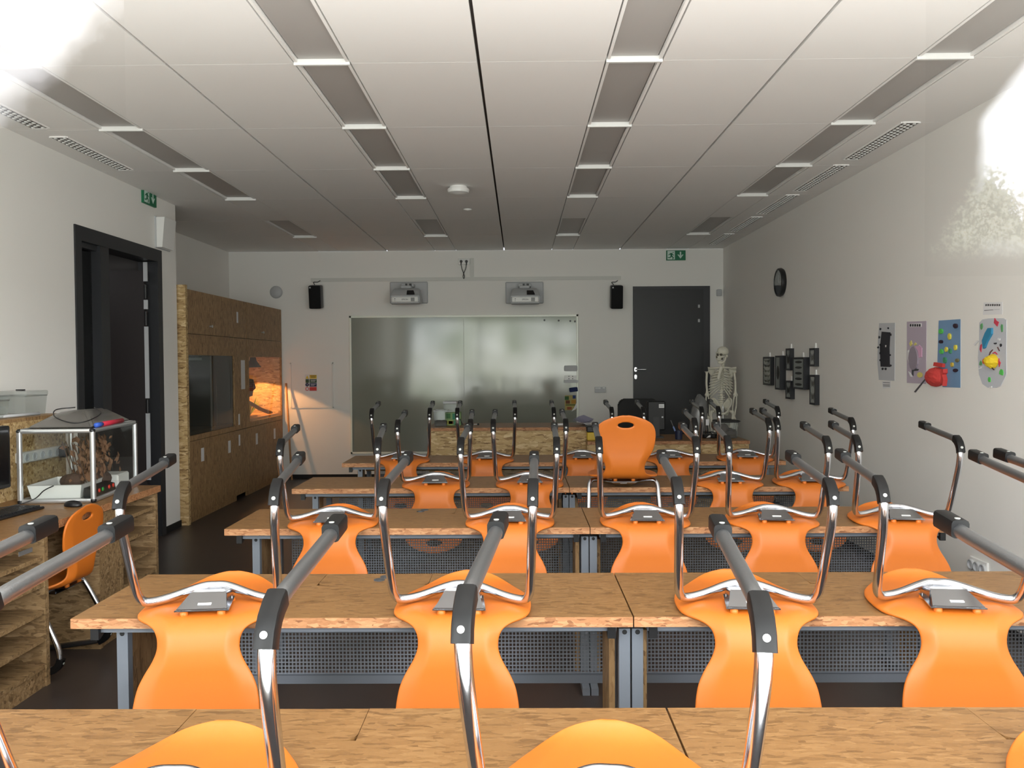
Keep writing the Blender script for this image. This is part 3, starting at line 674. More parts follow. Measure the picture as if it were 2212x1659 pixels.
case_frame(1748, 752.5, 1769.5, 791.5, 'small dark frame with one butterfly, upper right of the group', 1)
case_frame(1748.5, 809.5, 1770.5, 873.5, 'tall dark frame with two butterflies, lower right of the group', 2)
# children's posters: outlines measured on the wall, each sheet and scrap has its own thickness
def wallpoly(pts, d0, d1):
    bm = bmesh.new(); add_prism(bm, [(XR-d1, *rw(*p)) for p in pts], (d1-d0, 0, 0)); return bm
def scrap(parent, m, pts, d0=.0022, d1=.006, nm='paper_scrap'): return obj(nm, wallpoly(pts, d0, d1), m, parent)
def blob(cx, cy, rx, ry, n=9, j=.25, rot=0):
    o = []
    for k in range(n):
        a = 2*PI*k/n; f = 1+random.uniform(-j, j); x, y = rx*math.cos(a)*f, ry*math.sin(a)*f
        o.append((cx+x*math.cos(rot)-y*math.sin(rot), cy+x*math.sin(rot)+y*math.cos(rot)))
    return o
Z5 = lambda p: (1860+p[0]/6.284, 640+p[1]/6.284)                       # detail coordinates -> photo pixels
def S(pts): return [Z5(p) for p in pts]
t = thing('poster', 'narrow grey sheet with a black barred drawing, leftmost wall poster', 'poster', group="children's posters on the right wall")
scrap(t, m_gpaper, S([(250, 365), (465, 360), (458, 1150), (245, 1135), (225, 900), (232, 600)]), 0, .002, 'sheet')
scrap(t, m_ink, S([(290, 480), (405, 490), (392, 700), (398, 960), (275, 955), (265, 700)]), nm='drawing')
for a in ((270, 445), (376, 432), (408, 522), (255, 556), (240, 695), (400, 797), (408, 940), (270, 660), (268, 770), (270, 870), (300, 985), (340, 985)): scrap(t, m_ink, S(blob(*a, 12, 17, 6)), nm='drawing')
scrap(t, m_paper, S([(340, 665), (355, 662), (352, 690), (342, 690)]), .006, .007)
t = thing('caption_slip', 'small white caption slip under the leftmost wall poster', 'caption')
scrap(t, m_paper, S([(285, 1155), (405, 1150), (402, 1245), (300, 1250)]), 0, .001, 'sheet')
for y in (1168, 1196, 1214): scrap(t, m_dgrey, S([(300, y), (392, y+3), (392, y+10), (300, y+7)]), .001, .0014, 'text_line')
t = thing('poster', 'pale mauve sheet with grey creature and pink arm, second wall poster', 'poster', group="children's posters on the right wall")
scrap(t, mat('mauve_paper', (184, 172, 186), .8), S([(625, 345), (892, 335), (885, 1190), (625, 1175)]), 0, .002, 'sheet')
scrap(t, m_paper, S([(660, 375), (828, 365), (826, 415), (662, 418)]), .002, .003)
for i in range(5): scrap(t, m_ink, S([(668+i*31, 378), (690+i*31, 377), (690+i*31, 410), (668+i*31, 412)]), .003, .0036, 'lettering')
scrap(t, mat('grey_mauve_paper', (150, 140, 152), .8), S(blob(725, 840, 62, 165, 14, .06)), .002, .012)
scrap(t, mat('pink_paper', (214, 168, 196), .8), S([(745, 680), (790, 675), (800, 660), (835, 700), (835, 825), (795, 835), (780, 740)]))
scrap(t, m_paper, S([(640, 740), (660, 725), (658, 905), (640, 850)])); scrap(t, m_paper, S([(652, 1020), (680, 1040), (705, 1095), (680, 1090)]))
my = mat('pale_yellow_paper', (216, 206, 120), .8); scrap(t, my, S([(665, 640), (690, 600), (705, 650), (680, 680)])); scrap(t, my, S([(725, 650), (750, 628), (765, 655), (740, 668)])); scrap(t, my, S(blob(808, 1068, 36, 38, 10, .05)))
scrap(t, m_dgrey, S([(700, 1000), (760, 985), (790, 990), (780, 1010), (720, 1015), (718, 1080), (700, 1060)]))
t = thing('poster', 'blue hand painted sheet with coloured clay bits, third wall poster', 'poster', group="children's posters on the right wall")
scrap(t, mat('blue_crayon_paper', (116, 150, 186), .8, vary=.16), S([(1058, 330), (1352, 310), (1350, 1242), (1110, 1232), (1040, 900), (1050, 560)]), 0, .002, 'sheet')
cg, cy_, ck, cdg = mat('green_clay', (92, 196, 92), .6), mat('yellow_clay', (222, 206, 78), .6), mat('dark_plum_clay', (52, 34, 48), .6), mat('deep_green_clay', (74, 146, 104), .6)
for m, a in ((ck, (1296, 400, 28, 32)), (cg, (1100, 478, 25, 36)), (cy_, (1216, 548, 17, 42)), (ck, (1100, 617, 24, 25)), (cy_, (1297, 697, 17, 42)), (cy_, (1171, 724, 15, 34)), (cg, (1107, 752, 22, 34)), (cdg, (1225, 745, 17, 34)), (cdg, (1153, 868, 20, 42)), (mat('brown_clay', (120, 112, 76), .6), (1322, 870, 20, 24)), (mat('ochre_clay', (204, 176, 70), .6), (1250, 928, 16, 32)), (ck, (1297, 1004, 26, 24))):
    scrap(t, m, S(blob(*a, 8, .12)), .002, .012, 'clay_piece')
t = thing('paper_creature', 'round red paper creature with stalk and tail, over the blue poster', 'paper craft')
mr = mat('red_paper', (206, 66, 62), .75, bump=.2, bscale=90)
c = Z5((1045, 1095)); y, z = rw(*c); bm = bmesh.new(); add_ell(bm, (0, 0, 0), (.055, .135*5.1*.0, 1), u=4, v=3) if False else None
ya, _ = rw(*Z5((915, 1095))); yb, _ = rw(*Z5((1165, 1095))); _, za = rw(*Z5((1045, 965))); _, zb = rw(*Z5((1045, 1225)))
add_ell(bm, (XR-.004, (ya+yb)/2, (za+zb)/2), (.05, abs(ya-yb)/2, (za-zb)/2), u=22, v=14)
for v in bm.verts: v.co.x = min(v.co.x, XR-.003); v.co += Vector((random.uniform(-.004, 0), 0, random.uniform(-.003, .003))) if v.co.x < XR-.004 else Vector()
obj('body', bm, mr, t)
scrap(t, mr, S([(1030, 895), (1150, 915), (1145, 965), (1020, 945)]), .003, .02, 'stalk'); scrap(t, mr, S([(1150, 990), (1180, 985), (1182, 1040), (1165, 1060), (1182, 1130), (1170, 1218), (1140, 1120)]), .003, .03, 'fin')
scrap(t, mat('string_grey', (88, 84, 88), .8), S([(905, 1085), (912, 1095), (745, 1305), (728, 1298)]), .001, .006, 'lettered_tail')
t = thing('poster', 'rounded grey sheet with yellow dome and blue scrap, rightmost wall poster', 'poster', group="children's posters on the right wall")
scrap(t, mat('cool_grey_paper', (196, 199, 206), .8), S([(1650, 315), (1740, 300), (1940, 298), (1978, 320), (1975, 800), (1978, 1060), (1900, 1220), (1840, 1245), (1720, 1240), (1650, 1190), (1605, 1060), (1590, 830), (1605, 640), (1610, 360)]), 0, .002, 'sheet')
scrap(t, mat('teal_paper', (52, 134, 172), .7), S([(1750, 432), (1800, 430), (1798, 510), (1735, 620), (1705, 700), (1685, 712), (1672, 600), (1710, 500)]), .002, .014)
mrd = mat('red_scrap', (206, 66, 86), .7)
for pts in ([(1825, 295), (1845, 330), (1880, 350), (1860, 410), (1815, 360)], [(1632, 660), (1648, 650), (1640, 760), (1622, 720)], [(1795, 770), (1830, 752), (1865, 790), (1850, 790), (1830, 768), (1800, 780)], [(1880, 840), (1890, 880), (1905, 900), (1885, 960), (1876, 900)]): scrap(t, mrd, S(pts))
for a in ((1645, 410, 16, 46), (1922, 432, 16, 46), (1636, 910, 18, 36), (1915, 1035, 26, 40), (1750, 1130, 22, 36)): scrap(t, cg if a[1] > 1000 else mat('leaf_green_paper', (98, 158, 106), .7), S(blob(*a, 7, .25)))
for a in ((1832, 640, 20, 12), (1908, 662, 12, 22)): scrap(t, m_ink, S(blob(*a, 7, .2)))
for pts in ([(1745, 800), (1760, 755), (1795, 722), (1800, 728), (1768, 765), (1752, 805)], [(1858, 690), (1866, 688), (1893, 742), (1886, 745)], [(1780, 975), (1790, 972), (1822, 1000), (1812, 1003)]): scrap(t, mat('brown_line', (96, 62, 60), .8), S(pts))
for pts in ([(1538, 655), (1590, 600), (1605, 612), (1555, 668)], [(1868, 568), (1900, 575), (1895, 600), (1868, 590)], [(1600, 985), (1640, 960), (1640, 980), (1605, 1000)], [(1755, 1230), (1785, 1220), (1785, 1240), (1760, 1248)]): scrap(t, m_paper, S(pts))
myy = mat('yellow_crumpled_paper', (232, 200, 40), .7)
ya, _ = rw(*Z5((1735, 880))); yb, _ = rw(*Z5((1880, 880))); _, za = rw(*Z5((1800, 790))); _, zb = rw(*Z5((1800, 975)))
bm = bmesh.new(); add_ell(bm, (XR-.004, (ya+yb)/2, (za+zb)/2), (.045, abs(ya-yb)/2, (za-zb)/2), u=14, v=9)
for v in bm.verts: v.co.x = min(v.co.x, XR-.003); v.co += Vector((random.uniform(-.006, 0), random.uniform(-.004, .004), random.uniform(-.004, .004))) if v.co.x < XR-.004 else Vector()
obj('crumpled_dome', bm, myy, t); scrap(t, mat('orange_paper', (226, 104, 50), .7), S(blob(1733, 882, 17, 36, 9, .05)), .012, .03)
t = thing('caption_sheet', 'white caption sheet above the rightmost wall poster', 'caption')
scrap(t, m_paper, S([(1665, 85), (1925, 75), (1922, 245), (1655, 252)]), 0, .001, 'sheet')
for i in range(7): scrap(t, m_dgrey, S([(1690+i*30, 108-(i % 2)*4), (1712+i*30, 106), (1712+i*30, 130), (1690+i*30, 134)]), .001, .0014, 'lettering')
scrap(t, m_dgrey, S([(1675, 188), (1800, 182), (1800, 188), (1675, 196)]), .001, .0014, 'text_line'); scrap(t, m_gplast, S([(1810, 178), (1885, 174), (1885, 181), (1810, 186)]), .001, .0014, 'text_line')
t = thing('wall_socket', 'row of white sockets low on the right wall behind the second desk row', 'socket', (0, 0, 0))
a, b = rw(2098, 1215), rw(2137, 1215); zz = rw(2118, 1225)[1]
box('socket_plate', m_white, t, XR-.012, XR, b[0], a[0], zz-.045, zz+.045, bev=.004)
for i in range(3):
    yy = b[0]+(a[0]-b[0])*(i+.5)/3; bm = bmesh.new(); add_lathe(bm, [(.03, .0), (.03, .014), (.024, .016), (.022, .004), (0, .004)], 20); obj('socket_ring', bm, m_gplast, t, loc=(XR-.012, yy, zz), rot=(0, -PI/2, 0), autosm=40)

# ================================================================== CEILING FITTINGS
p = onZ(990, 403, ZC); bm = bmesh.new(); t = thing('smoke_detector', 'round white smoke detector on the ceiling, centre left', 'smoke detector', (p.x, p.y, ZC))
add_lathe(bm, [(.07, 0), (.075, -.012), (.075, -.02)], 28); obj('base', bm, m_white, t, autosm=40)
bm = bmesh.new(); add_lathe(bm, [(.088, -.02), (.092, -.03), (.085, -.052), (.05, -.058), (.03, -.065), (0, -.066)], 28); obj('head', bm, m_white, t, autosm=40)
p = onZ(1010, 452, ZC); bm = bmesh.new(); add_lathe(bm, [(.04, 0), (.04, -.008), (.0, -.014)], 20, (p.x, p.y, ZC)); tag(obj('ceiling_sensor', bm, m_white, smooth=True), 'tiny flat white disc on the ceiling behind the smoke detector', 'sensor')
m_vent = mat('vent_metal', (176, 172, 166), .5)
def vent(x, y0, y1, lab):
    t = thing('air_vent', lab, 'air vent', (x, (y0+y1)/2, ZC), group='slot air vents along the ceiling edges'); h = (y1-y0)/2; w = .052
    box('backing', mat('vent_grey', (108, 104, 100), .7), t, -w, w, -h, h, -.004, .0)
    bm = bmesh.new()
    for a in ((-w-.008, -w), (w, w+.008)): add_box(bm, a[0], a[1], -h, h, -.008, 0)
    add_box(bm, -w, w, -h-.008, -h, -.008, 0); add_box(bm, -w, w, h, h+.008, -.008, 0); obj('frame', bm, m_ceil, t)
    bm = bmesh.new(); n = int((y1-y0)/.045)
    for i in range(n):
        for j, xx in enumerate((-.03, 0, .03)):
            yy = -h+(i+.5+(.5 if j == 1 else 0)*.9)*(2*h/n)
            if yy < h-.012: add_box(bm, xx-.008, xx+.008, yy-.008, yy+.008, -.010, -.003)
    obj('nozzle', bm, m_white, t)
vl = ['nearest', 'second', 'third', 'fourth', 'farthest']
for i in range(5): vent(2.41, 5.14+1.1*i, (6.06 if i < 4 else 6.0)+1.1*i, f'long dotted air vent along the right ceiling edge, {vl[i]} from the window')
for i in range(2): vent(-2.935, 4.2+1.1*i, 5.1+1.1*i, f'long dotted air vent along the left ceiling edge, {["nearer", "farther"][i]} one')

# ================================================================== TERRARIUM CABINETS
XF = -3.10
def cab(y0, y1, oy0, oy1, oz0, oz1, lab, knob, labels, lit):
    t = thing('terrarium_cabinet', lab, 'cabinet', (0, 0, 0), group='terrarium cabinets'); TH = .02; z2 = 2.205; zs = 1.79; zl = .775
    dr = box('upper_door', m_cab, t, XF-TH, XF, y0+.003, y1-.003, zs+.003, z2)
    bm = bmesh.new(); add_cyl(bm, (XF, knob, zs+.09), (XF+.028, knob, zs+.09), .008, 10); add_cyl(bm, (XF+.022, knob, zs+.09), (XF+.03, knob, zs+.09), .014, 14); obj('knob', bm, m_alu, dr)
    bm = bmesh.new(); add_box(bm, XF-TH, XF, y0, y1, oz1, zs-.002); add_box(bm, XF-TH, XF, y0, y1, zl+.002, oz0); add_box(bm, XF-TH, XF, y0, oy0, oz0, oz1); add_box(bm, XF-TH, XF, oy1, y1, oz0, oz1); obj('opening_surround', bm, m_cab, t)
    bm = bmesh.new(); add_box(bm, XREC+.02, XF-TH, oy0-.03, oy0, oz0-.03, oz1+.03); add_box(bm, XREC+.02, XF-TH, oy1, min(oy1+.02, YB-.003), oz0-.03, oz1+.03); add_box(bm, XREC+.01, XREC+.04, oy0, oy1, oz0-.03, oz1+.03)
    add_box(bm, XREC+.04, XF-TH, oy0, oy1, oz0-.03, oz0-.001); add_box(bm, XREC+.04, XF-TH, oy0, oy1, oz1+.001, oz1+.03); obj('inner_box', bm, m_osb if lit else mat('dark_tank_lining', (36, 38, 36), .6), t)
    bm = bmesh.new(); v = [bm.verts.new((XF-.012, a, b)) for a, b in ((oy0, oz0), (oy1, oz0), (oy1, oz1), (oy0, oz1))]; bm.faces.new(v); obj('front_glass', bm, m_clear if lit else m_tintc, t)
    ym = (y0+y1)/2
    for a, b, ys in ((y0, ym, labels[0]), (ym, y1, labels[1])):
        dd = box('lower_door', m_cab, t, XF-TH, XF, a+.0025, b-.0025, .06, zl-.002)
        for yy in ys: box('paper_label', m_paper, dd, XF, XF+.001, yy-.045, yy+.03, zl-.22, zl-.09)
    box('plinth', m_cab, t, XF-.04, XF-.02, y0, y1, 0, .06)
    bm = bmesh.new(); add_box(bm, XREC+.01, XF-TH, y0, y1, z2-.02, z2); obj('top_board', bm, m_cab, t); return t
m_tintc = glass('dim_aquarium_glass', (.75, .77, .74), refl=1.0)
t1 = cab(7.70, 9.05, 7.74, 8.98, .826, 1.590, 'left flakeboard cabinet with a large dark tank behind glass', 8.28, ((8.05,), (8.80,)), False)
box('end_board', m_osb, t1, XREC+.01, XF+.012, 7.655, 7.70, 0, 2.24); bpy.data.objects['end_board']['label'] = 'pale raw flakeboard end board'
box('tank_back', mat('dark_tank_lining', (36, 38, 36), .6), t1, XREC+.05, XREC+.06, 7.75, 8.97, .83, 1.58)
box('tank_floor', mat('dark_gravel', (50, 44, 38), .9, bump=.5, bscale=60), t1, XREC+.06, XF-.03, 7.75, 8.97, .827, .86)
box('tank_divider', m_black, t1, XF-.35, XF-.03, 8.52, 8.53, .86, 1.5)
box('tank_lamp', mat('pale_lamp_tube', (205, 225, 225), .4), t1, XREC+.3, XREC+.36, 7.8, 8.9, 1.545, 1.575)
bm = bmesh.new(); add_ell(bm, (XF-.12, 7.90, 1.47), (.06, .08, .055)); add_cyl(bm, (XF-.12, 7.80, 1.5), (XF-.12, 7.9, 1.47), .03); obj('filter_pump', bm, m_black, t1, smooth=True)
t2 = cab(9.40, 10.785, 9.47, 10.76, .835, 1.585, 'right flakeboard cabinet with a heat lamp glowing orange behind glass', 9.95, ((9.72,), (10.43,)), True)
t = thing('cabinet_pillar', 'narrow flakeboard pillar cabinet between the two terrarium cabinets', 'cabinet', (0, 0, 0))
for z0, z1 in ((0.06, .772), (.778, 1.787), (1.793, 2.205)): box('front_panel', m_cab, t, XF-.02, XF-.002, 9.053, 9.397, z0, z1)
for a in ((9.08, 9.13, 1.955, 2.075), (9.20, 9.33, 1.22, 1.545), (9.09, 9.14, .60, .72), (9.09, 9.14, .83, .95)): box('paper_label', m_paper, t, XF-.002, XF-.001, *a)
# inside the lit terrarium
bm = bmesh.new(); add_lathe(bm, [(.012, .16), (.03, .14), (.045, .08), (.10, 0), (.094, 0), (.04, .075), (0, .08)], 24); hl = obj('heat_lamp', bm, m_blackm, None, autosm=40, loc=(-3.35, 10.39, 1.46)); tag(hl, 'black heat lamp dome hanging inside the lit terrarium', 'lamp')
bm = bmesh.new(); add_ell(bm, (0, 0, .035), (.03, .03, .03)); obj('bulb', bm, emit('hot_bulb', (255, 190, 110), 12), hl, smooth=True)
bm = bmesh.new(); add_tube(bm, catmull([(-3.32, 9.98, 1.06), (-3.28, 10.15, 1.0), (-3.24, 10.38, .925), (-3.19, 10.58, .875)]), .024, 10, scale=None); tag(obj('branch', bm, mat('bark', (92, 68, 48), .8, bump=.4, bscale=80), smooth=True), 'slanting climbing branch inside the lit terrarium', 'branch')
bm = bmesh.new(); add_box(bm, XREC+.05, XF-.03, 9.48, 10.75, .8355, .865)
tag(obj('bark_chips', bm, mat('bark_substrate', (190, 140, 92), .9, bump=.8, bscale=50, vary=.4)), 'layer of bark chips on the lit terrarium floor', 'bark chips')['kind'] = 'stuff'
t = thing('terrarium_plant', 'small green plant at the near corner of the lit terrarium', 'plant', (-3.36, 10.28, .862))
for k in range(14):
    a = k*2.4; l = .10+.05*random.random(); dx, dy = math.cos(a), math.sin(a); bm = bmesh.new()
    add_prism(bm, [(0, 0, 0), (dx*l*.5-dy*.016, dy*l*.5+dx*.016, .09+.05*random.random()), (dx*l, dy*l, .14+.05*(k % 3)), (dx*l*.5+dy*.016, dy*l*.5-dx*.016, .09)], (0, 0, .002)); obj('leaf', bm, mat('yellow_green_leaf', (150, 168, 60), .6), t)
bm = bmesh.new(); pts = [(9.98, 1.33), (10.18, 1.31), (10.27, 1.20), (10.17, 1.175), (10.14, 1.11), (9.98, 1.10)]
add_prism(bm, [(XF-.18, y, z) for y, z in pts], (-.2, 0, 0)); tag(obj('rock_ledge', bm, mat('slate', (70, 56, 48), .8)), 'dark jutting rock ledge at the near side of the lit terrarium', 'rock')
# broom stick
a = onY(618, 828, YB-.06); b = onY(630, 1006, YB-.30); bm = bmesh.new(); add_tube(bm, [a, Vector((b.x, b.y, .02))], .013, 10)
tag(obj('wooden_pole', bm, mat('pale_wood', (176, 132, 92), .6), smooth=True), 'thin wooden pole leaning in the corner beside the lit terrarium', 'pole')

# ================================================================== TEACHER'S DESKS
YT = 8.0; x0, x1 = onY(925, 925, YT).x, onY(1268, 925, YT).x; zt = onY(1096, 923.5, YT).z
t = thing('demonstration_table', 'tall flakeboard demonstration counter in front of the whiteboard', 'counter', ((x0+x1)/2, YT, 0)); w = (x1-x0)/2
box('counter_top', m_desk, t, -w-.01, w+.01, -.01, .62, zt-.03, zt); box('edge_band', m_edge, t, -w-.01, w+.01, -.012, -.01, zt-.03, zt)
box('front_board', m_osb, t, -w, w, .005, .025, .02, zt-.03)
for s in (-1, 1): box('side_board', m_osb, t, min(s*w, s*(w-.02)), max(s*w, s*(w-.02)), .025, .6, 0, zt-.03)
YT2 = 7.8; xa, xb = onY(1268, 955, YT2).x+.005, onY(1620, 955, YT2).x; z2 = onY(1440, 953, YT2).z
t = thing('teacher_desk', 'low flakeboard teacher desk right of the demonstration counter', 'desk', ((xa+xb)/2, YT2, 0)); w2 = (xb-xa)/2
box('desk_top', m_desk, t, -w2, w2, 0, .75, z2-.03, z2); box('edge_band', m_edge, t, -w2, w2, -.002, 0, z2-.03, z2)
box('front_board', m_osb, t, -w2+.01, w2-.01, .01, .03, .02, z2-.03)
for s in (-1, 1): box('side_board', m_osb, t, min(s*w2, s*(w2-.02)), max(s*w2, s*(w2-.02)), .03, .73, 0, z2-.03)
def ondesk(px, py, Y): return onY(px, py, Y)
def tub(name, lab, cat, x, y, z, w, d, h, m, lidm=None, rz=0, lid_h=.02, fill=None):
    t = thing(name, lab, cat, (x, y, z), (0, 0, rz)); bm = bmesh.new(); k = .92
    for (x0, y0, x1, y1) in ((-1, -1, 1, -1), (1, -1, 1, 1), (1, 1, -1, 1), (-1, 1, -1, -1)):
        q = [bm.verts.new(p) for p in ((x0*w/2*k, y0*d/2*k, .003), (x1*w/2*k, y1*d/2*k, .003), (x1*w/2, y1*d/2, h), (x0*w/2, y0*d/2, h))]; bm.faces.new(q)
    q = [bm.verts.new(p) for p in ((-w/2*k, -d/2*k, .003), (w/2*k, -d/2*k, .003), (w/2*k, d/2*k, .003), (-w/2*k, d/2*k, .003))]; bm.faces.new(q)
    bmesh.ops.remove_doubles(bm, verts=bm.verts, dist=.0001)
    obj('tub', bm, m, t)
    bm = bmesh.new(); pts = [(-w/2, -d/2, h), (w/2, -d/2, h), (w/2, d/2, h), (-w/2, d/2, h), (-w/2, -d/2, h)]
    for a, b in zip(pts, pts[1:]): add_cyl(bm, a, b, .004, 6)
    obj('rim', bm, m_gplast if lidm is None else lidm, t)
    if lidm: box('lid', lidm, t, -w/2-.006, w/2+.006, -d/2-.006, d/2+.006, h, h+lid_h, bev=.006)
    if fill:
        bm = bmesh.new(); fw, fd, fh = w/2*k-.006, d/2*k-.006, h*fill[1]
        add_box(bm, -fw, fw, -fd, fd, .006, fh); bmesh.ops.subdivide_edges(bm, edges=bm.edges, cuts=5, use_grid_fill=True)
        for v in bm.verts:
            if v.co.z > fh*.7: v.co.z += random.uniform(-.25, .1)*fh
        obj('filling', bm, fill[0], t)
    return t
earth = mat('dark_earth', (58, 46, 38), .9, bump=.6, bscale=60)
p = onY(952.5, 928, YT+.2); tub('plastic_tank', 'small clear plastic tank at the left end of the demonstration counter', 'tank', p.x, YT+.25, zt+.001, .13, .2, .155, m_tub, None, 0, .02, (earth, .35))
p = onY(970, 928, YT+.35)
t = thing('picture_box', 'green patterned carton behind the small clear tank on the counter', 'box', (p.x+.02, YT+.36, zt)); box('carton', mat('pale_green_card', (120, 150, 96), .6), t, -.055, .10, -.06, .1, 0, .13)
for i, (c, a) in enumerate(((( 58, 110, 58), (-.05, .0, .07, .12)), ((40, 120, 92), (.02, .09, .06, .12)), ((190, 190, 90), (-.05, .02, .01, .05)), ((60, 130, 90), (.03, .095, .005, .05)), ((120, 80, 50), (-.02, .03, .015, .045)))): box('printed_picture', mat(f'print_{i}', c, .6), t, a[0], a[1], -.0615, -.06, a[2], a[3])
tub('plastic_tank', 'clear tank with grey lid standing on top of the green carton', 'tank', p.x+.015, YT+.37, zt+.1315, .13, .15, .09, m_tub, m_gplast)
pts = [(987, 880), (984, 900), (991, 912), (998, 920), (1000, 925)]
bm = bmesh.new(); add_tube(bm, catmull([(onY(px, py, YT+.3).x, YT+.3, max(zt+.006, onY(px, py, YT+.3).z)) for px, py in ((983, 926), (986, 914), (993, 906), (999, 916), (1001, 926))]), .005, 8); tag(obj('black_cable', bm, m_black, smooth=True), 'loop of black cable standing on the demonstration counter', 'cable')
t = thing('dumbbell_connector', 'small black double ended connector lying on the demonstration counter', 'connector', (onY(1027, 922, YT+.25).x, YT+.25, zt+.012))
bm = bmesh.new(); add_cyl(bm, (-.028, 0, 0), (.028, 0, .004), .004, 8); obj('rod', bm, m_gplast, t)
for s in (-1, 1): bm = bmesh.new(); add_ell(bm, (s*.028, 0, .002), (.011, .011, .011), u=12, v=8); obj('end_cap', bm, m_black, t, smooth=True)
p = onY(1212, 920, YT+.2); bm = bmesh.new(); add_box(bm, -.04, .04, -.03, .03, 0, .018, bev=.005); tag(obj('white_duster', bm, m_paper, loc=(p.x, YT+.25, zt), rot=(0, 0, .3)), 'small white block lying on the right part of the counter', 'eraser')
t = thing('paper_pile', 'crumpled lilac grey papers at the right end of the counter', 'papers', (onY(1268, 921, YT+.3).x, YT+.3, zt))
for k in range(6): bm = bmesh.new(); a = .5+k*.12; add_prism(bm, [(-.09, -.05, 0), (.05, -.06, 0), (.06, .06, .01), (-.08, .07, .012)], (0, 0, .002)); obj('sheet', bm, mat('lilac_paper', (150, 148, 172), .8), t, loc=(.01*k-.05, .01*k, .008+.010*k), rot=(.05*k, .28-.08*k, a))
p = onY(1277, 953, YT2+.15); t = thing('cardboard_folder', 'yellow crate with black lid on the low desk beside the counter', 'crate', (p.x+.02, YT2+.22, z2)); box('crate_body', mat('yellow_plastic', (204, 172, 52), .5), t, -.06, .10, -.1, .12, 0, .075, bev=.006); box('crate_lid', m_black, t, -.065, .105, -.105, .125, .076, .135, bev=.008)
# swivel chair + loudspeaker box near the door
c = onY(1378, 900, 9.1); t = thing('office_chair', 'black high backed office chair behind the teacher desk', 'office chair', (c.x, 9.1, 0))
wd = (onY(1420, 900, 9.1).x-onY(1334, 900, 9.1).x)/2; zb = onY(1378, 861, 9.1).z
bm = bmesh.new(); add_prism(bm, [(a, -.04, .58+b) for a, b in [(p[0], p[1]+(zb-.58)/2) for p in rrect(wd*2, zb-.58, .07, 5)]], (0, .08, 0)); bmesh.ops.bevel(bm, geom=list(bm.edges), offset=.015, segments=2, affect='EDGES'); obj('backrest', bm, m_blackm, t, autosm=40)
box('seat', m_blackm, t, -wd*.95, wd*.95, -.5, .02, .44, .53, bev=.04, seg=3)
bm = bmesh.new(); add_cyl(bm, (0, -.24, .1), (0, -.24, .45), .028); obj('gas_column', bm, m_black, t)
bm = bmesh.new()
for k in range(5): a = 2*PI*k/5; add_cyl(bm, (0, -.24, .11), (.3*math.cos(a), -.24+.3*math.sin(a), .07), .022, 10, .014)
obj('star_base', bm, m_black, t)
for k in range(5): a = 2*PI*k/5; bm = bmesh.new(); add_cyl(bm, (.3*math.cos(a)-.015, -.24+.3*math.sin(a), .03), (.3*math.cos(a)+.015, -.24+.3*math.sin(a), .03), .03, 14); obj('castor', bm, m_black, t)
a, b = onY(1398, 866, 8.2), onY(1437, 950, 8.2); t = thing('monitor', 'black monitor with white sticker on the teacher desk, seen from behind', 'monitor', ((a.x+b.x)/2, 8.2, z2)); hw = (b.x-a.x)/2
box('screen_case', mat('black_case', (22, 23, 25), .5), t, -hw, hw, -.02, .03, .07, a.z-z2, bev=.012); box('foot', m_black, t, -hw*.7, hw*.7, -.08, .12, 0, .014); box('neck', m_black, t, -.03, .03, -.022, .0, .01, .2)
sx, sz = onY(1429, 877, 8.18).x-(a.x+b.x)/2, onY(1429, 877, 8.18).z-z2; s1 = box('sticker', m_paper, t, sx-.026, sx+.026, -.0215, -.0199, sz-.018, sz+.018); box('printed_line', m_dgrey, s1, sx-.022, sx+.022, -.022, -.0214, sz-.003, sz+.002)
sx, sz = onY(1431, 901, 8.18).x-(a.x+b.x)/2, onY(1431, 901, 8.18).z-z2; box('sticker', m_gplast, t, sx-.008, sx+.008, -.0215, -.0199, sz-.008, sz+.008)
p = onY(1467, 950, 7.95); t = thing('pen_cup', 'dark blue pen cup on the teacher desk', 'cup', (p.x, 7.97, z2)); bm = bmesh.new(); add_lathe(bm, [(.034, 0), (.037, .085), (.033, .085), (.031, .004), (0, .004)], 24); obj('cup', bm, mat('navy_plastic', (26, 34, 62), .4), t, autosm=40)
q = onY(1449, 908, 7.97); r_ = onY(1459, 928, 7.97); bm = bmesh.new(); add_tube(bm, [(p.x-.005, 7.97, z2+.006), (q.x, 7.97, q.z)], .0035, 8); s = tag(obj('screwdriver', bm, m_chromer), 'thin screwdriver standing in the dark blue pen cup', 'screwdriver')
d_ = Vector((q.x-p.x+.005, 0, q.z-z2-.006)); o_ = Vector((p.x-.005, 7.97, z2+.006)); bm = bmesh.new(); add_cyl(bm, o_+d_*.42, o_+d_*.66, .008, 10); obj('handle', bm, mat('blue_white_handle', (120, 140, 190), .4), s)
# smoky bag, shoes/cables, faunarium
p = onY(1511, 950, 8.25); zt_ = onY(1510, 851, 8.25).z
t = thing('plastic_bag', 'tall crumpled smoky plastic bag standing on the teacher desk', 'bag', (p.x, 8.25, z2)); H_ = zt_-z2; bm = bmesh.new(); rings = []
for i, (f, wx, off) in enumerate(((0, .085, -.02), (.2, .09, -.02), (.45, .085, -.015), (.65, .075, 0), (.82, .06, .01), (.93, .035, .005), (1, .012, -.005))):
    rings.append([bm.verts.new((off+wx*math.cos(2*PI*k/14)*(1+.12*math.sin(k*2.3+i)), .08*math.sin(2*PI*k/14)*(1+.1*math.cos(k*1.7+i))*min(1, wx/.06), f*H_)) for k in range(14)])
for a, b in zip(rings, rings[1:]):
    for j in range(14): bm.faces.new((a[j], a[(j+1) % 14], b[(j+1) % 14], b[j]))
bm.faces.new(rings[-1]); bm.faces.new(rings[0][::-1]); obj('bag_body', bm, m_bag, t, smooth=True); box('label', m_paper, t, .045, .075, -.085, -.08, .28*H_, .42*H_)
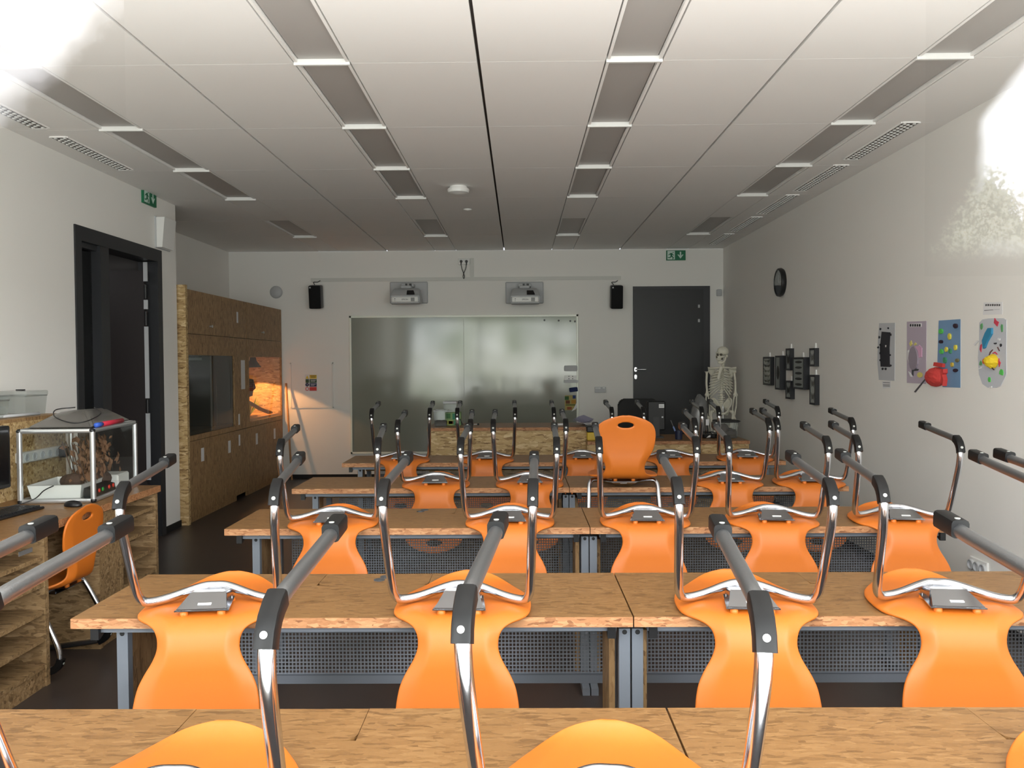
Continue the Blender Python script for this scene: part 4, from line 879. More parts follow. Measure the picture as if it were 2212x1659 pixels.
for i, (px, lab) in enumerate(((1502, 'black and white gadget left of the skeleton on the teacher desk'), (1527, 'black and white gadget below the skeleton on the teacher desk'), (1543, 'small black adapter by the clear tank on the teacher desk'))):
    p = onY(px, 948, 8.1); t = thing('cable_gadget' if i < 2 else 'power_adapter', lab, 'gadget', (p.x, 8.1, z2), (0, 0, .4*i))
    bm = bmesh.new(); add_box(bm, -.045, .045, -.03, .03, 0, .04, bev=.01, seg=2); obj('body', bm, m_black, t, autosm=40)
    if i < 2: bm = bmesh.new(); add_prism(bm, [(-.03, -.031, .006), (.02, -.031, .010), (.035, -.031, .034), (0, -.031, .026)], (0, -.001, 0)); obj('white_patch', bm, m_paper, t)
    bm = bmesh.new(); add_tube(bm, catmull([(.04, 0, .02), (.07, .02, .035), (.06, .05, .05), (.0, .06, .055), (-.05, .03, .06)]), .005, 8); obj('cord', bm, m_black, t, smooth=True)
a, b = onY(1549, 952, 8.05), onY(1594, 905, 8.05)
t = tub('plastic_tank', 'clear critter tank with black handled lid at the right end of the teacher desk', 'tank', (a.x+b.x)/2, 8.1, z2, .195, .15, b.z-z2-.03, m_tub, m_black, 0, .02, (earth, .5))
bm = bmesh.new(); add_box(bm, -.12, .12, -.09, .09, b.z-z2-.03, b.z-z2-.012, bev=.012); add_box(bm, -.05, .05, -.02, .02, b.z-z2-.012, b.z-z2, bev=.004); obj('lid_handle', bm, m_black, t, autosm=40)
bm = bmesh.new(); add_ell(bm, (-.03, -.02, .09), (.05, .04, .055)); add_ell(bm, (.03, .0, .05), (.055, .05, .05)); obj('hide_log', bm, mat('dark_bark', (64, 50, 42), .9, bump=.5, bscale=70), t, smooth=True)

# ================================================================== SKELETON MODEL
SK = Vector((2.375, 9.75, 0)); kx = 9.75/FPX
sk = thing('skeleton_model', 'ivory coloured human skeleton model standing in the corner by the dark door', 'skeleton', SK)
def s(px, py, dy=0): p = onY(px, py, SK.y+dy); return Vector((p.x-SK.x, dy, p.z))
Z6 = lambda x, y: (1480+x/6.9125, 720+y/6.9125)
def sp_(x, y, dy=0): return s(*Z6(x, y), dy)
# skull, turned to the left
bm = bmesh.new(); c = sp_(563, 272)
bmesh.ops.create_uvsphere(bm, u_segments=24, v_segments=16, radius=1, matrix=Matrix.Translation(c) @ Matrix.Diagonal((.068, .06, .060, 1)))
for v in bm.verts:
    d = v.co-c
    if d.z < -.025: v.co.z = c.z-.025+(d.z+.025)*.6
add_ell(bm, sp_(508, 345, -.012), (.040, .042, .046), u=18, v=12)                    # face
add_ell(bm, sp_(484, 292, -.02), (.022, .036, .011), u=14, v=8)                      # brow
add_ell(bm, sp_(560, 350, -.05), (.040, .010, .008), Matrix.Rotation(-.25, 4, 'Y'), u=14, v=8)      # cheekbone
add_ell(bm, sp_(502, 392, -.025), (.028, .028, .014), u=14, v=8)                     # upper jaw
add_ell(bm, sp_(622, 340, -.045), (.014, .014, .018), u=10, v=6)
skull = obj('skull', bm, m_bone, sk, smooth=True)
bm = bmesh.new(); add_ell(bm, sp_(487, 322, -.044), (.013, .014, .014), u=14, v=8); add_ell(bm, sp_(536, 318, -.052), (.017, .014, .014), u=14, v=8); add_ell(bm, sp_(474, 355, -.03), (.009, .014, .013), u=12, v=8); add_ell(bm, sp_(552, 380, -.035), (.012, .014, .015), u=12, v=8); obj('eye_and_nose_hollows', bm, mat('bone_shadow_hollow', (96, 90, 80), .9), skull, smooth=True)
bm = bmesh.new(); add_tube(bm, catmull([sp_(602, 352, -.04), sp_(592, 400, -.04), sp_(565, 432, -.04), sp_(520, 444, -.038), sp_(496, 432, -.022), sp_(518, 436, .02), sp_(575, 420, .03)]), .012, 10, scale=None); add_ell(bm, sp_(515, 424, -.025), (.026, .024, .011), u=14, v=8); obj('jaw', bm, m_bone, skull, smooth=True)
bm = bmesh.new()                                                        # spine
sp = catmull([sp_(575, 425, .04), sp_(565, 480, .05), sp_(560, 540, .07), sp_(556, 640, .09), sp_(550, 740, .08), sp_(545, 850, .05), sp_(543, 960, .04), sp_(552, 1050, .06)], 6)
for i, q in enumerate(sp[::2]):
    f = .6+.6*i/len(sp[::2]); add_ell(bm, q, (.021*f, .02*f, .016), u=12, v=8); add_box(bm, q.x-.038*f, q.x+.038*f, q.y+.005, q.y+.016, q.z-.005, q.z+.005); add_box(bm, q.x-.005, q.x+.005, q.y+.01, q.y+.045*f, q.z-.012, q.z)
add_tube(bm, sp, .011, 8); obj('spine', bm, m_bone, sk, smooth=True)
bm = bmesh.new()                                                        # ribs: hoops from spine to breastbone
st0, st1 = sp_(535, 525, -.085), sp_(492, 690, -.12)
for i in range(10):
    f = i/9; zc = sp_(550, 520+i*32).z; ctr = sp[int(6+f*18)] if int(6+f*18) < len(sp) else sp[-1]
    W_ = [.085, .105, .118, .128, .134, .137, .136, .132, .124, .112][i]; front = st0.lerp(st1, min(1, f*1.15)); drop = .05+.07*f
    for sg in (-1, 1):
        A = Vector((ctr.x, .075, zc)); pts = []
        end = .93 if i < 7 else .72-.06*(i-7)
        for k in range(13):
            u = k/12*end; an = PI*u
            pts.append(Vector((A.x+sg*W_*math.sin(an)**.8*(1)+(front.x-A.x)*u, .075-(.175)*(1-math.cos(an))/2, zc-drop*math.sin(min(an, PI/2))-(.0 if an < PI/2 else -.02*(an-PI/2)))))
        add_sweep(bm, pts, rrect(.008, .0145, .003, 1), True)
    
obj('rib_cage', bm, m_bone, sk, smooth=True)
bm = bmesh.new(); add_sweep(bm, [st0+Vector((0, 0, .02)), st0, st0.lerp(st1, .4), st0.lerp(st1, .85), st1], rrect(.04, .012, .004, 1), True, [.8, 1.1, .75, .85, .3]); obj('breastbone', bm, m_bone, sk, autosm=50)
for sg, cl, sh in ((-1, (350, 530), (325, 565)), (1, (755, 540), (735, 575))):
    bm = bmesh.new(); add_tube(bm, catmull([st0+Vector((.012*sg, 0, .012)), sp_((cl[0]+540)/2, 515 if sg > 0 else 520, -.07), sp_(*cl, -.01)]), .0105, 8); obj('collarbone', bm, m_bone, sk, smooth=True)
    b_ = sp_(cl[0]-sg*40, 540, .07); bm = bmesh.new(); add_prism(bm, [b_+Vector((sg*.04, 0, .03)), b_+Vector((-sg*.05, .01, .02)), b_+Vector((-sg*.035, .01, -.13)), b_+Vector((sg*.035, -.01, -.03))], (0, .008, 0)); obj('shoulder_blade', bm, m_bone, sk)
for sg, el, wr, sh in ((-1, (330, 915), (345, 1230), (322, 570)), (1, (752, 915), (722, 1230), (735, 580))):
    S0, E0, W0 = sp_(*sh), sp_(*el), sp_(*wr); bm = bmesh.new()
    add_tube(bm, catmull([S0, S0.lerp(E0, .12), S0.lerp(E0, .5)+Vector((sg*.006, 0, 0)), S0.lerp(E0, .86), E0], 5), .013, 10, scale=[1.9, 1.7, 1.4, 1.2, 1.1]+[1]*10+[1.2, 1.35, 1.5, 1.7, 1.9, 2.0][:6]); arm = obj('upper_arm_bone', bm, m_bone, sk, smooth=True)
    bm = bmesh.new()
    for o2 in (-.012, .012): add_tube(bm, catmull([E0+Vector((o2, 0, -.01)), E0.lerp(W0, .5)+Vector((o2*1.7, 0, 0)), W0+Vector((o2, 0, 0))], 5), .0085, 8)
    add_ell(bm, E0+Vector((0, 0, -.005)), (.03, .022, .022), u=14, v=8); fa = obj('forearm_bones', bm, m_bone, sk, smooth=True)
    bm = bmesh.new(); add_ell(bm, W0+Vector((0, 0, -.02)), (.026, .012, .018), u=12, v=8)
    for k in range(5):
        a = (k-2)*.16; L0_ = [.13, .165, .175, .165, .10][k]; d = Vector((math.sin(a)*.7, -.25, -math.cos(a))); bA = W0+Vector(((k-2)*.011, 0, -.03))
        add_tube(bm, catmull([bA, bA+d*L0_*.45, bA+d*L0_*.75+Vector((0, -.01, 0)), bA+d*L0_+Vector((0, .004, 0))], 3), .0055, 6)
    obj('hand_bones', bm, m_bone, sk, smooth=True)
bm = bmesh.new()                                                        # pelvis
for sg, pts in ((-1, [(520, 1090), (445, 985), (390, 985), (378, 1060), (430, 1130), (470, 1165), (450, 1185)]), (1, [(565, 1090), (600, 1035), (650, 975), (690, 995), (680, 1070), (640, 1130), (640, 1185)])):
    Q = [sp_(*p, dy) for p, dy in zip(pts, (.06, .03, .0, -.05, -.04, -.05, -.03))]; cc = sum(Q, Vector())/len(Q)
    add_prism(bm, Q, Vector((0, .012, 0))); add_tube(bm, catmull(Q, 4), .011, 8)
add_tube(bm, catmull([sp_(450, 1150, -.05), sp_(500, 1190, -.08), sp_(545, 1205, -.085), sp_(600, 1195, -.08), sp_(640, 1160, -.05)], 5), .013, 8)
add_tube(bm, catmull([sp_(480, 1170, -.03), sp_(500, 1215, 0), sp_(540, 1195, -.07)], 5), .012, 8); add_tube(bm, catmull([sp_(640, 1165, -.03), sp_(625, 1215, 0), sp_(570, 1195, -.07)], 5), .012, 8)
add_prism(bm, [sp_(510, 1040, .05), sp_(600, 1035, .05), sp_(575, 1130, .07), sp_(550, 1165, .06), sp_(530, 1130, .07)], (0, .03, 0)); obj('pelvis', bm, m_bone, sk, smooth=False)
for sg, hp in ((-1, (430, 1160)), (1, (670, 1160))):
    H0 = sp_(*hp); K0 = Vector((H0.x+(.02 if sg < 0 else -.03), -.02, .52)); A0 = Vector((K0.x, .02, .12)); bm = bmesh.new()
    add_ell(bm, H0+Vector((-sg*.02, 0, .005)), (.023, .023, .023), u=12, v=8); add_ell(bm, H0+Vector((sg*.03, 0, -.02)), (.02, .02, .03), u=12, v=8)
    add_tube(bm, catmull([H0, H0+Vector((sg*.035, 0, -.03)), H0.lerp(K0, .3)+Vector((sg*.03, 0, 0)), H0.lerp(K0, .7), K0], 5), .0165, 10); add_ell(bm, K0, (.042, .034, .03), u=14, v=8); obj('thigh_bone', bm, m_bone, sk, smooth=True)
    bm = bmesh.new(); add_tube(bm, [K0+Vector((0, 0, -.03)), A0], .015, 10); add_tube(bm, [K0+Vector((sg*.025, .01, -.05)), A0+Vector((sg*.02, 0, 0))], .007, 8)
    add_ell(bm, A0+Vector((0, -.05, -.035)), (.03, .10, .02), u=14, v=8); add_ell(bm, A0+Vector((0, .04, -.03)), (.022, .03, .025), u=12, v=8); obj('shin_and_foot_bones', bm, m_bone, sk, smooth=True)
bm = bmesh.new(); add_cyl(bm, (.03, .06, .03), (.03, .06, 1.0), .012); 
for k in range(5): a = 2*PI*k/5+.3; add_cyl(bm, (.03, .06, .06), (.03+.22*math.cos(a), .06+.22*math.sin(a), .02), .013, 10)
obj('stand', bm, m_alu, sk)

# ================================================================== COMPUTER WORKTOP ALONG THE LEFT WALL
WXB, WXF, WY0, WY1 = -2.80, -2.21, 2.4, 5.05
t = thing('computer_worktop', 'long flakeboard worktop along the left wall with computer and terrarium', 'worktop', (0, 0, 0))
box('worktop', m_desk, t, WXB, WXF, WY0, WY1, .722, DT); box('edge_band', m_edge, t, WXF, WXF+.002, WY0, WY1, .722, DT)
t = thing('wall_casing', 'raised flakeboard casing behind the worktop carrying clear tubs', 'casing', (0, 0, 0))
box('front_board', m_osb, t, WXB-.02, WXB, WY0, WY1+.02, .0, 1.185); box('top_board', m_cab, t, XL+.002, WXB, WY0, WY1+.02, 1.185, 1.205); box('end_board', m_osb, t, XL+.002, WXB-.02, WY1, WY1+.02, 0, 1.185)
def shelf_unit(y0, y1, lab, zs, door=None):
    t = thing('shelf_unit', lab, 'shelf', (0, 0, 0), group='open shelves under the worktop'); X0, X1, TH = WXB+.002, WXF-.01, .03
    for a in (y0, y1-TH): box('side_board', m_shelf, t, X0, X1, a, a+TH, 0, .721)
    for z in zs: box('shelf_board', m_shelf, t, X0+.02, X1-.004, y0+TH+.001, y1-TH-.001, z-.02, z)
    box('back_board', m_shelf, t, X0, X0+.015, y0+TH, y1-TH, .03, .72); box('plinth', m_shelf, t, X1-.03, X1-.008, y0+TH, y1-TH, 0, .084)
    if door:
        box('partition', m_shelf, t, X0+.016, X1, door-TH, door, 0, .721)
        box('door', m_shelf, t, X1-.022, X1-.002, y0+TH+.003, door-TH-.003, .02, .715)
        hg = box('hinge', m_alu, t, X1-.001, X1+.004, y0+TH-.01, y0+TH+.014, .60, .64)
    return t
shelf_unit(2.45, 3.848, 'open flakeboard shelf unit under the near end of the worktop', (.105, .232, .36, .49, .615))
bpy.data.objects['shelf_unit']; box('hinge_plate', m_alu, bpy.data.objects['shelf_unit'], WXF-.0095, WXF-.006, 3.62, 3.72, .655, .675)
shelf_unit(4.318, 5.03, 'flakeboard unit with door and open shelves under the far end of the worktop', (.262, .39, .517, .643), 4.58)
box('knee_board', m_shelf, bpy.data.objects['wall_casing'], WXB, WXB+.015, 3.85, 4.316, .02, .72)
# terrarium case on the worktop
TW, TD, TH_ = .40, .66, .40
t = thing('terrarium', 'aluminium framed glass terrarium with leaves on the left worktop', 'terrarium', (-2.515, 4.715, DT), (0, 0, math.radians(6)))
r = .013
for sx in (-1, 1):
    for sy in (-1, 1):
        bm = bmesh.new(); add_sweep(bm, [(sx*(TW/2-r), sy*(TD/2-r), .02), (sx*(TW/2-r), sy*(TD/2-r), TH_-.015)], rrect(2*r, 2*r, .009, 3), True); obj('post', bm, m_alu, t, autosm=50)
for z in (.012, TH_-.012):
    for sy in (-1, 1): bm = bmesh.new(); add_sweep(bm, [(-TW/2+.024, sy*(TD/2-r), z), (TW/2-.024, sy*(TD/2-r), z)], rrect(.024, .024, .009, 3), True); obj('rail', bm, m_alu, t, autosm=50)
    for sx in (-1, 1): bm = bmesh.new(); add_sweep(bm, [(sx*(TW/2-r), -TD/2+.024, z), (sx*(TW/2-r), TD/2-.024, z)], rrect(.024, .024, .009, 3), True); obj('rail', bm, m_alu, t, autosm=50)
    for sx in (-1, 1):
        for sy in (-1, 1): bm = bmesh.new(); add_ell(bm, (sx*(TW/2-r), sy*(TD/2-r), z), (.0155, .0155, .0135), u=14, v=8); obj('corner_cap', bm, m_black, t, smooth=True)
for a in (((-1, -1), (1, -1)), ((1, -1), (1, 1)), ((1, 1), (-1, 1)), ((-1, 1), (-1, -1))):
    bm = bmesh.new(); q = [bm.verts.new((p[0]*(TW/2-r), p[1]*(TD/2-r), z)) for p, z in ((a[0], .024), (a[1], .024), (a[1], TH_-.024), (a[0], TH_-.024))]; bm.faces.new(q); obj('glass_side', bm, m_clear, t)
box('floor_plate', mat('grey_base_plate', (120, 118, 112), .6), t, -TW/2+.02, TW/2-.02, -TD/2+.02, TD/2-.02, .004, .018)
box('lid_plate', m_hood, t, -TW/2+.022, TW/2-.022, -TD/2+.022, TD/2-.022, TH_-.012, TH_-.006)
TM = t.matrix_basis if False else Matrix.Translation((-2.515, 4.715, DT)) @ Matrix.Rotation(math.radians(6), 4, 'Z')
h = thing('grey_hood', 'dusty grey plastic hood lying on top of the glass terrarium', 'hood'); h.matrix_world = TM
bm = bmesh.new(); a = [(-.185, -.26, TH_+.001), (.165, -.26, TH_+.001), (.18, .30, TH_+.001), (-.185, .30, TH_+.001)]; b = [(-.10, -.06, TH_+.075), (.04, -.04, TH_+.09), (.06, .20, TH_+.085), (-.11, .18, TH_+.075)]
va = [bm.verts.new(p) for p in a]; vb = [bm.verts.new(p) for p in b]; bm.faces.new(va[::-1]); bm.faces.new(vb)
for i in range(4): bm.faces.new((va[i], va[(i+1) % 4], vb[(i+1) % 4], vb[i]))
bmesh.ops.bevel(bm, geom=list(bm.edges), offset=.012, segments=2, affect='EDGES'); obj('hood_shell', bm, m_hood, h, autosm=40)
bm = bmesh.new(); add_tube(bm, catmull([TM @ Vector(p) for p in ((-.02, -.02, TH_+.10), (-.10, -.08, TH_+.09), (-.06, -.18, TH_+.055), (.05, -.235, TH_+.026), (.12, -.20, TH_+.035), (.13, -.05, TH_+.065), (.06, .04, TH_+.095))]), .0032, 8); tag(obj('black_cable', bm, m_black, smooth=True), 'thin black cable looped over the grey terrarium hood', 'cable')
bm = bmesh.new(); add_tube(bm, [TM @ Vector((.188, -.19, TH_+.014)), TM @ Vector((.188, .11, TH_+.014))], .013, 12); rl = tag(obj('marker', bm, mat('marker_red', (196, 44, 66), .5), smooth=True), 'red marker with blue end lying on the terrarium top rail', 'marker')
bm = bmesh.new(); add_tube(bm, [TM @ Vector((.188, -.27, TH_+.014)), TM @ Vector((.188, -.189, TH_+.014))], .0125, 12); obj('marker_end', bm, mat('marker_blue', (52, 92, 190), .5), rl, smooth=True)
bm = bmesh.new(); add_tube(bm, [(-2.93, 4.47, 1.205+.009), (-2.79, 4.78, 1.205+.016)], .009, 10); rl = tag(obj('clear_tube', bm, m_gplast, smooth=True), 'pale plastic tube lying on the casing beside the clear tubs', 'tube')
bm = bmesh.new(); add_cyl(bm, (-2.934, 4.46, 1.214), (-2.922, 4.485, 1.2145), .011, 12); obj('end_plug', bm, m_black, rl)
def tray(lab, x, y, w, d, hgt, rz):
    t = thing('white_tray', lab, 'tray'); t.matrix_world = TM @ Matrix.Translation((x, y, .0185)) @ Matrix.Rotation(rz, 4, 'Z'); bm = bmesh.new(); k = .9; th = .004
    outer = [(-w/2*k, -d/2*k, 0), (w/2*k, -d/2*k, 0), (w/2*k, d/2*k, 0), (-w/2*k, d/2*k, 0)]; top = [(-w/2, -d/2, hgt), (w/2, -d/2, hgt), (w/2, d/2, hgt), (-w/2, d/2, hgt)]; lip = [(p[0]*1.03, p[1]*1.03, hgt) for p in top]
    inn = [(p[0]*.97, p[1]*.97, hgt) for p in top]; bot = [(p[0]*.97, p[1]*.97, th) for p in outer]; R = [[bm.verts.new(p) for p in q] for q in (outer, top, lip, inn, bot)]
    for a, b in zip(R, R[1:]):
        for j in range(4): bm.faces.new((a[j], a[(j+1) % 4], b[(j+1) % 4], b[j]))
    bm.faces.new(R[0][::-1]); bm.faces.new(R[-1]); obj('tray_body', bm, m_wplast, t); return t
tray('white plastic tray at the front inside the glass terrarium', -.03, -.10, .28, .36, .075, 0)
t = thing('white_box', 'low white tray at the far end inside the glass terrarium', 'tray'); t.matrix_world = TM @ Matrix.Translation((.05, .20, .0185)); box('tray_body', m_wplast, t, -.11, .11, -.09, .09, 0, .075, bev=.008)
bm = bmesh.new(); random.seed(3)
for k in range(340):
    f = random.random(); c = Vector((random.gauss(.04, .045), random.gauss(.05, .085), .10+random.random()**1.4*.22)); 
    c.x = max(-.15, min(.16, c.x)); c.y = max(-.2, min(.27, c.y)); s_ = random.uniform(.012, .026); R = Euler((random.random()*6, random.random()*6, random.random()*6)).to_matrix()
    q = [TM @ (c+R @ Vector(p)*s_) for p in ((-1, 0, 0), (0, -.6, .2), (1.2, 0, 0), (0, .6, .2))]; bm.faces.new([bm.verts.new(p) for p in q])
lf = tag(obj('dry_leaves', bm, mat('dry_leaf_brown', (128, 92, 66), .8, vary=.5)), 'heap of dry brown leaves and twigs inside the glass terrarium', 'dry leaves'); lf['kind'] = 'stuff'
bm = bmesh.new()
for k in range(9):
    a = random.random()*6; p0 = Vector((random.gauss(.03, .03), random.gauss(0, .06), .06)); add_tube(bm, [TM @ p0, TM @ (p0+Vector((.06*math.cos(a), .1*math.sin(a), .25)))], .003, 6)
for (x, y, z, r0) in ((.0, -.10, .07, .055), (.08, .06, .06, .06), (-.06, -.02, .06, .05)): add_ell(bm, TM @ Vector((x, y, z+.02)), (r0, r0, r0*.8), u=12, v=8)
tag(obj('twig_heap', bm, mat('dark_twig', (74, 56, 46), .9, bump=.5, bscale=60)), 'dark twigs and bark lumps in the terrarium trays', 'twigs')['kind'] = 'stuff'
t = thing('button_box', 'black box with red and green buttons inside the terrarium, by the right glass', 'box'); t.matrix_world = TM @ Matrix.Translation((.145, -.10, .0185)) @ Matrix.Rotation(.0, 4, 'Z')
bm = bmesh.new(); add_prism(bm, [(-.025, -.17, 0), (.030, -.17, 0), (.024, -.17, .04), (-.025, -.17, .055)], (0, .30, 0)); obj('housing', bm, m_black, t)
for i, (yy, m) in enumerate(((-.10, mat('button_red', (216, 62, 44), .4)), (-.05, mat('button_green', (48, 160, 70), .4)), (.04, mat('button_red', (216, 62, 44), .4)), (.10, mat('button_red', (216, 62, 44), .4)))): bm = bmesh.new(); add_ell(bm, (.027, yy, .03), (.006, .012, .012), u=12, v=8); obj('button', bm, m, t, smooth=True)
bm = bmesh.new(); add_tube(bm, catmull([TM @ Vector(p) for p in ((-.10, -.25, .11), (-.02, -.24, .12), (-.10, -.31, .07), (-.17, -.36, .02), (-.26, -.42, .005))]), .0028, 8); tag(obj('thin_wire', bm, m_black, smooth=True), 'thin black wire hanging over the front of the white tray', 'wire') if False else bm.free()
bm = bmesh.new(); add_tube(bm, catmull([(-2.48, 4.365, DT+.10), (-2.53, 4.36, DT+.075), (-2.58, 4.35, DT+.03), (-2.66, 4.28, DT+.006), (-2.74, 4.2, DT+.005)]), .003, 8); tag(obj('thin_wire', bm, m_black, smooth=True), 'thin black wire running down in front of the terrarium', 'wire')
# tubs, computer
tub('clear_tub', 'clear plastic tub with clipped lid on the casing, nearer to the door', 'tub', -2.975, 4.90, 1.2055, .20, .22, .115, m_tub, m_tub, 0, .03)
tub('clear_tub', 'clear plastic tub on the casing at the photo left edge', 'tub', -2.975, 4.50, 1.2055, .22, .24, .10, m_tub, m_tub, 0, .03)
for i, y in enumerate((4.90, 4.50)): bm = bmesh.new(); add_box(bm, -2.99, -2.95, y-.015, y+.015, 1.2055+(.146, .131)[i], 1.2055+(.153, .138)[i]); o = obj('clip', bm, m_black, bpy.data.objects[('clear_tub', 'clear_tub.001')[i]]); o.matrix_parent_inverse = Matrix.Translation(bpy.data.objects[('clear_tub', 'clear_tub.001')[i]].location).inverted()
t = thing('computer_monitor', 'black computer monitor cut off by the left photo edge', 'monitor', (-2.66, 3.99, DT))
box('screen_case', m_black, t, -.03, .02, -.27, .27, .11, .43, bev=.006); box('screen', mat('dark_screen', (14, 16, 20), .15), t, .0202, .0212, -.25, .25, .13, .41); box('neck', m_black, t, -.04, -.0, -.04, .04, .02, .2); box('foot', m_black, t, -.10, .09, -.11, .11, 0, .02, bev=.006)
t = thing('keyboard', 'black computer keyboard on the left worktop', 'keyboard', (-2.545, 4.03, DT), (0, 0, math.radians(-4)))
box('base', m_black, t, -.075, .075, -.20, .215, 0, .014, bev=.005); bm = bmesh.new()
for i in range(5):
    for j in range(15): add_box(bm, -.066+i*.026, -.045+i*.026, -.19+j*.0262, -.169+j*.0262, .014, .021)
obj('keys', bm, mat('key_black', (32, 32, 34), .5), t)
t = thing('computer_mouse', 'black computer mouse in front of the terrarium', 'mouse', (-2.345, 4.305, DT), (0, 0, math.radians(-20)))
bm = bmesh.new(); add_ell(bm, (0, 0, .008), (.055, .032, .024), u=20, v=12)
for v in bm.verts: v.co.z = max(v.co.z, .001)
obj('body', bm, m_black, t, smooth=True); bm = bmesh.new(); add_tube(bm, catmull([(-.05, 0, .01), (-.08, .03, .004), (-.10, .06, .004), (-.16, .05, .004)]), .0022, 6); obj('cord', bm, m_black, t, smooth=True)
t = thing('socket_strip', 'white socket strip with black plug on the casing behind the terrarium', 'socket', (WXB, 4.80, .985))
box('strip', m_wplast, t, 0, .045, -.25, .16, -.03, .03, bev=.006)
for i in range(5): bm = bmesh.new(); add_lathe(bm, [(.021, 0), (.021, .004), (.017, .005), (.016, .001), (0, .001)], 18); obj('outlet', bm, m_gplast, t, loc=(.045, -.21+i*.075, 0), rot=(0, PI/2, 0), autosm=40)
box('plug', m_black, t, .045, .09, .10, .15, -.035, .03, bev=.008)

# heat lamp light
l = bpy.data.lights.new('heat_lamp_light', 'SPOT'); l.energy = 40; l.color = (1, .45, .15); l.spot_size = math.radians(126); l.spot_blend = .1; l.shadow_soft_size = .025
o = bpy.data.objects.new('heat_lamp_light', l); COL.objects.link(o); o.location = (-3.35, 10.39, 1.455)

l = bpy.data.lights.new('corridor_ceiling_light', 'AREA'); l.shape = 'RECTANGLE'; l.size = .3; l.size_y = 1.2; l.energy = 7
o = bpy.data.objects.new('corridor_ceiling_light', l); COL.objects.link(o); o.location = (-4.2, 6.2, 2.6)

# ================================================================== LIGHT
w = bpy.data.worlds.new('World'); scene.world = w; w.use_nodes = True; nt = w.node_tree; N = nt.nodes; LK = nt.links
bg = N['Background']
tc = N.new('ShaderNodeTexCoord'); sp = N.new('ShaderNodeSeparateXYZ'); LK.new(tc.outputs['Generated'], sp.inputs[0])
def mth(op, a, b=None, c=None, clamp=False):
    x = N.new('ShaderNodeMath'); x.operation = op; x.use_clamp = clamp
    for i, v in enumerate((a, b, c)):
        if v is None: continue
        if isinstance(v, (int, float)): x.inputs[i].default_value = v
        else: LK.new(v, x.inputs[i])
    return x.outputs[0]
def sstep(v, a, b):
    x = N.new('ShaderNodeMapRange'); x.interpolation_type = 'SMOOTHSTEP'; LK.new(v, x.inputs['Value']); x.inputs['From Min'].default_value = a; x.inputs['From Max'].default_value = b; return x.outputs[0]
def noise(vec, scale, detail=4, rough=.6):
    x = N.new('ShaderNodeTexNoise'); x.inputs['Scale'].default_value = scale; x.inputs['Detail'].default_value = detail; x.inputs['Roughness'].default_value = rough; LK.new(vec, x.inputs['Vector']); return x.outputs['Fac']
def cmix(f, a, b):
    x = N.new('ShaderNodeMix'); x.data_type = 'RGBA'; LK.new(f, x.inputs['Factor'])
    for k, v in (('A', a), ('B', b)):
        if isinstance(v, tuple): x.inputs[k].default_value = (*v, 1)
        else: LK.new(v, x.inputs[k])
    return x.outputs['Result']
D = tc.outputs['Generated']

n1 = noise(D, 3.2, 5); n2 = noise(D, 14, 6, .7); n3 = noise(D, 110, 4, .75)
x_, y_, z_ = sp.outputs['X'], sp.outputs['Y'], sp.outputs['Z']
yy = mth('MAXIMUM', mth('MULTIPLY', y_, -1), .03); u_ = mth('DIVIDE', x_, yy); v_ = mth('DIVIDE', z_, yy)
SKY, GROUND, DIM, FAR, PATCH = 1.3, 11.0, .08, 2.6, 28.0
# open sky high up, sunlit paving low down, an added dark zone straight behind that keeps reflections dim
sky = cmix(sstep(n1, .35, .65), (SKY*.80, SKY*.90, SKY*1.0), (SKY*.98, SKY*.99, SKY*1.0))
pav = cmix(sstep(n2, .35, .65), (GROUND*.84, GROUND*.84, GROUND*.82), (GROUND*1.0, GROUND*1.0, GROUND*.98))
out_ = cmix(sstep(z_, .02, -.02), sky, pav)
dim_zone = mth('MULTIPLY', mth('SUBTRACT', 1.0, sstep(mth('ABSOLUTE', u_), 1.05, 1.35)), mth('MULTIPLY', mth('SUBTRACT', 1.0, sstep(v_, .54, .66)), mth('SUBTRACT', 1.0, sstep(mth('MULTIPLY', v_, -1), .58, .70))))
dark = cmix(n2, (DIM*.5, DIM*.55, DIM*.4), (DIM*1.3, DIM*1.5, DIM*1.1))
col = cmix(dim_zone, out_, dark)
# green view painted along the room axis for the whiteboard to mirror: sky on top, sunlit meadow, trunks
fx = mth('MULTIPLY', sstep(u_, -.150, -.128), mth('SUBTRACT', 1.0, sstep(u_, .062, .095)))
fz = mth('MULTIPLY', sstep(v_, -.062, -.030), mth('SUBTRACT', 1.0, sstep(v_, .052, .085)))
mp = N.new('ShaderNodeMapping'); mp.inputs['Scale'].default_value = (30, 30, 9); LK.new(D, mp.inputs['Vector']); ns = noise(mp.outputs['Vector'], 1.0, 3, .6)
glade = cmix(sstep(ns, .36, .66), (FAR*.22, FAR*.32, FAR*.18), (FAR*1.05, FAR*1.25, FAR*.72))
skyg = mth('MULTIPLY', mth('SUBTRACT', 1.0, sstep(u_, -.10, -.06)), sstep(v_, .0, .03)); glade = cmix(skyg, glade, (FAR*1.1, FAR*1.25, FAR*1.25))
band = mth('MULTIPLY', sstep(v_, -.045, -.02), mth('SUBTRACT', 1.0, sstep(v_, .0, .02))); glade = cmix(mth('MULTIPLY', band, sstep(ns, .30, .52)), glade, (FAR*1.3, FAR*1.32, FAR*.98))
col = cmix(mth('MULTIPLY', fx, fz), col, glade)
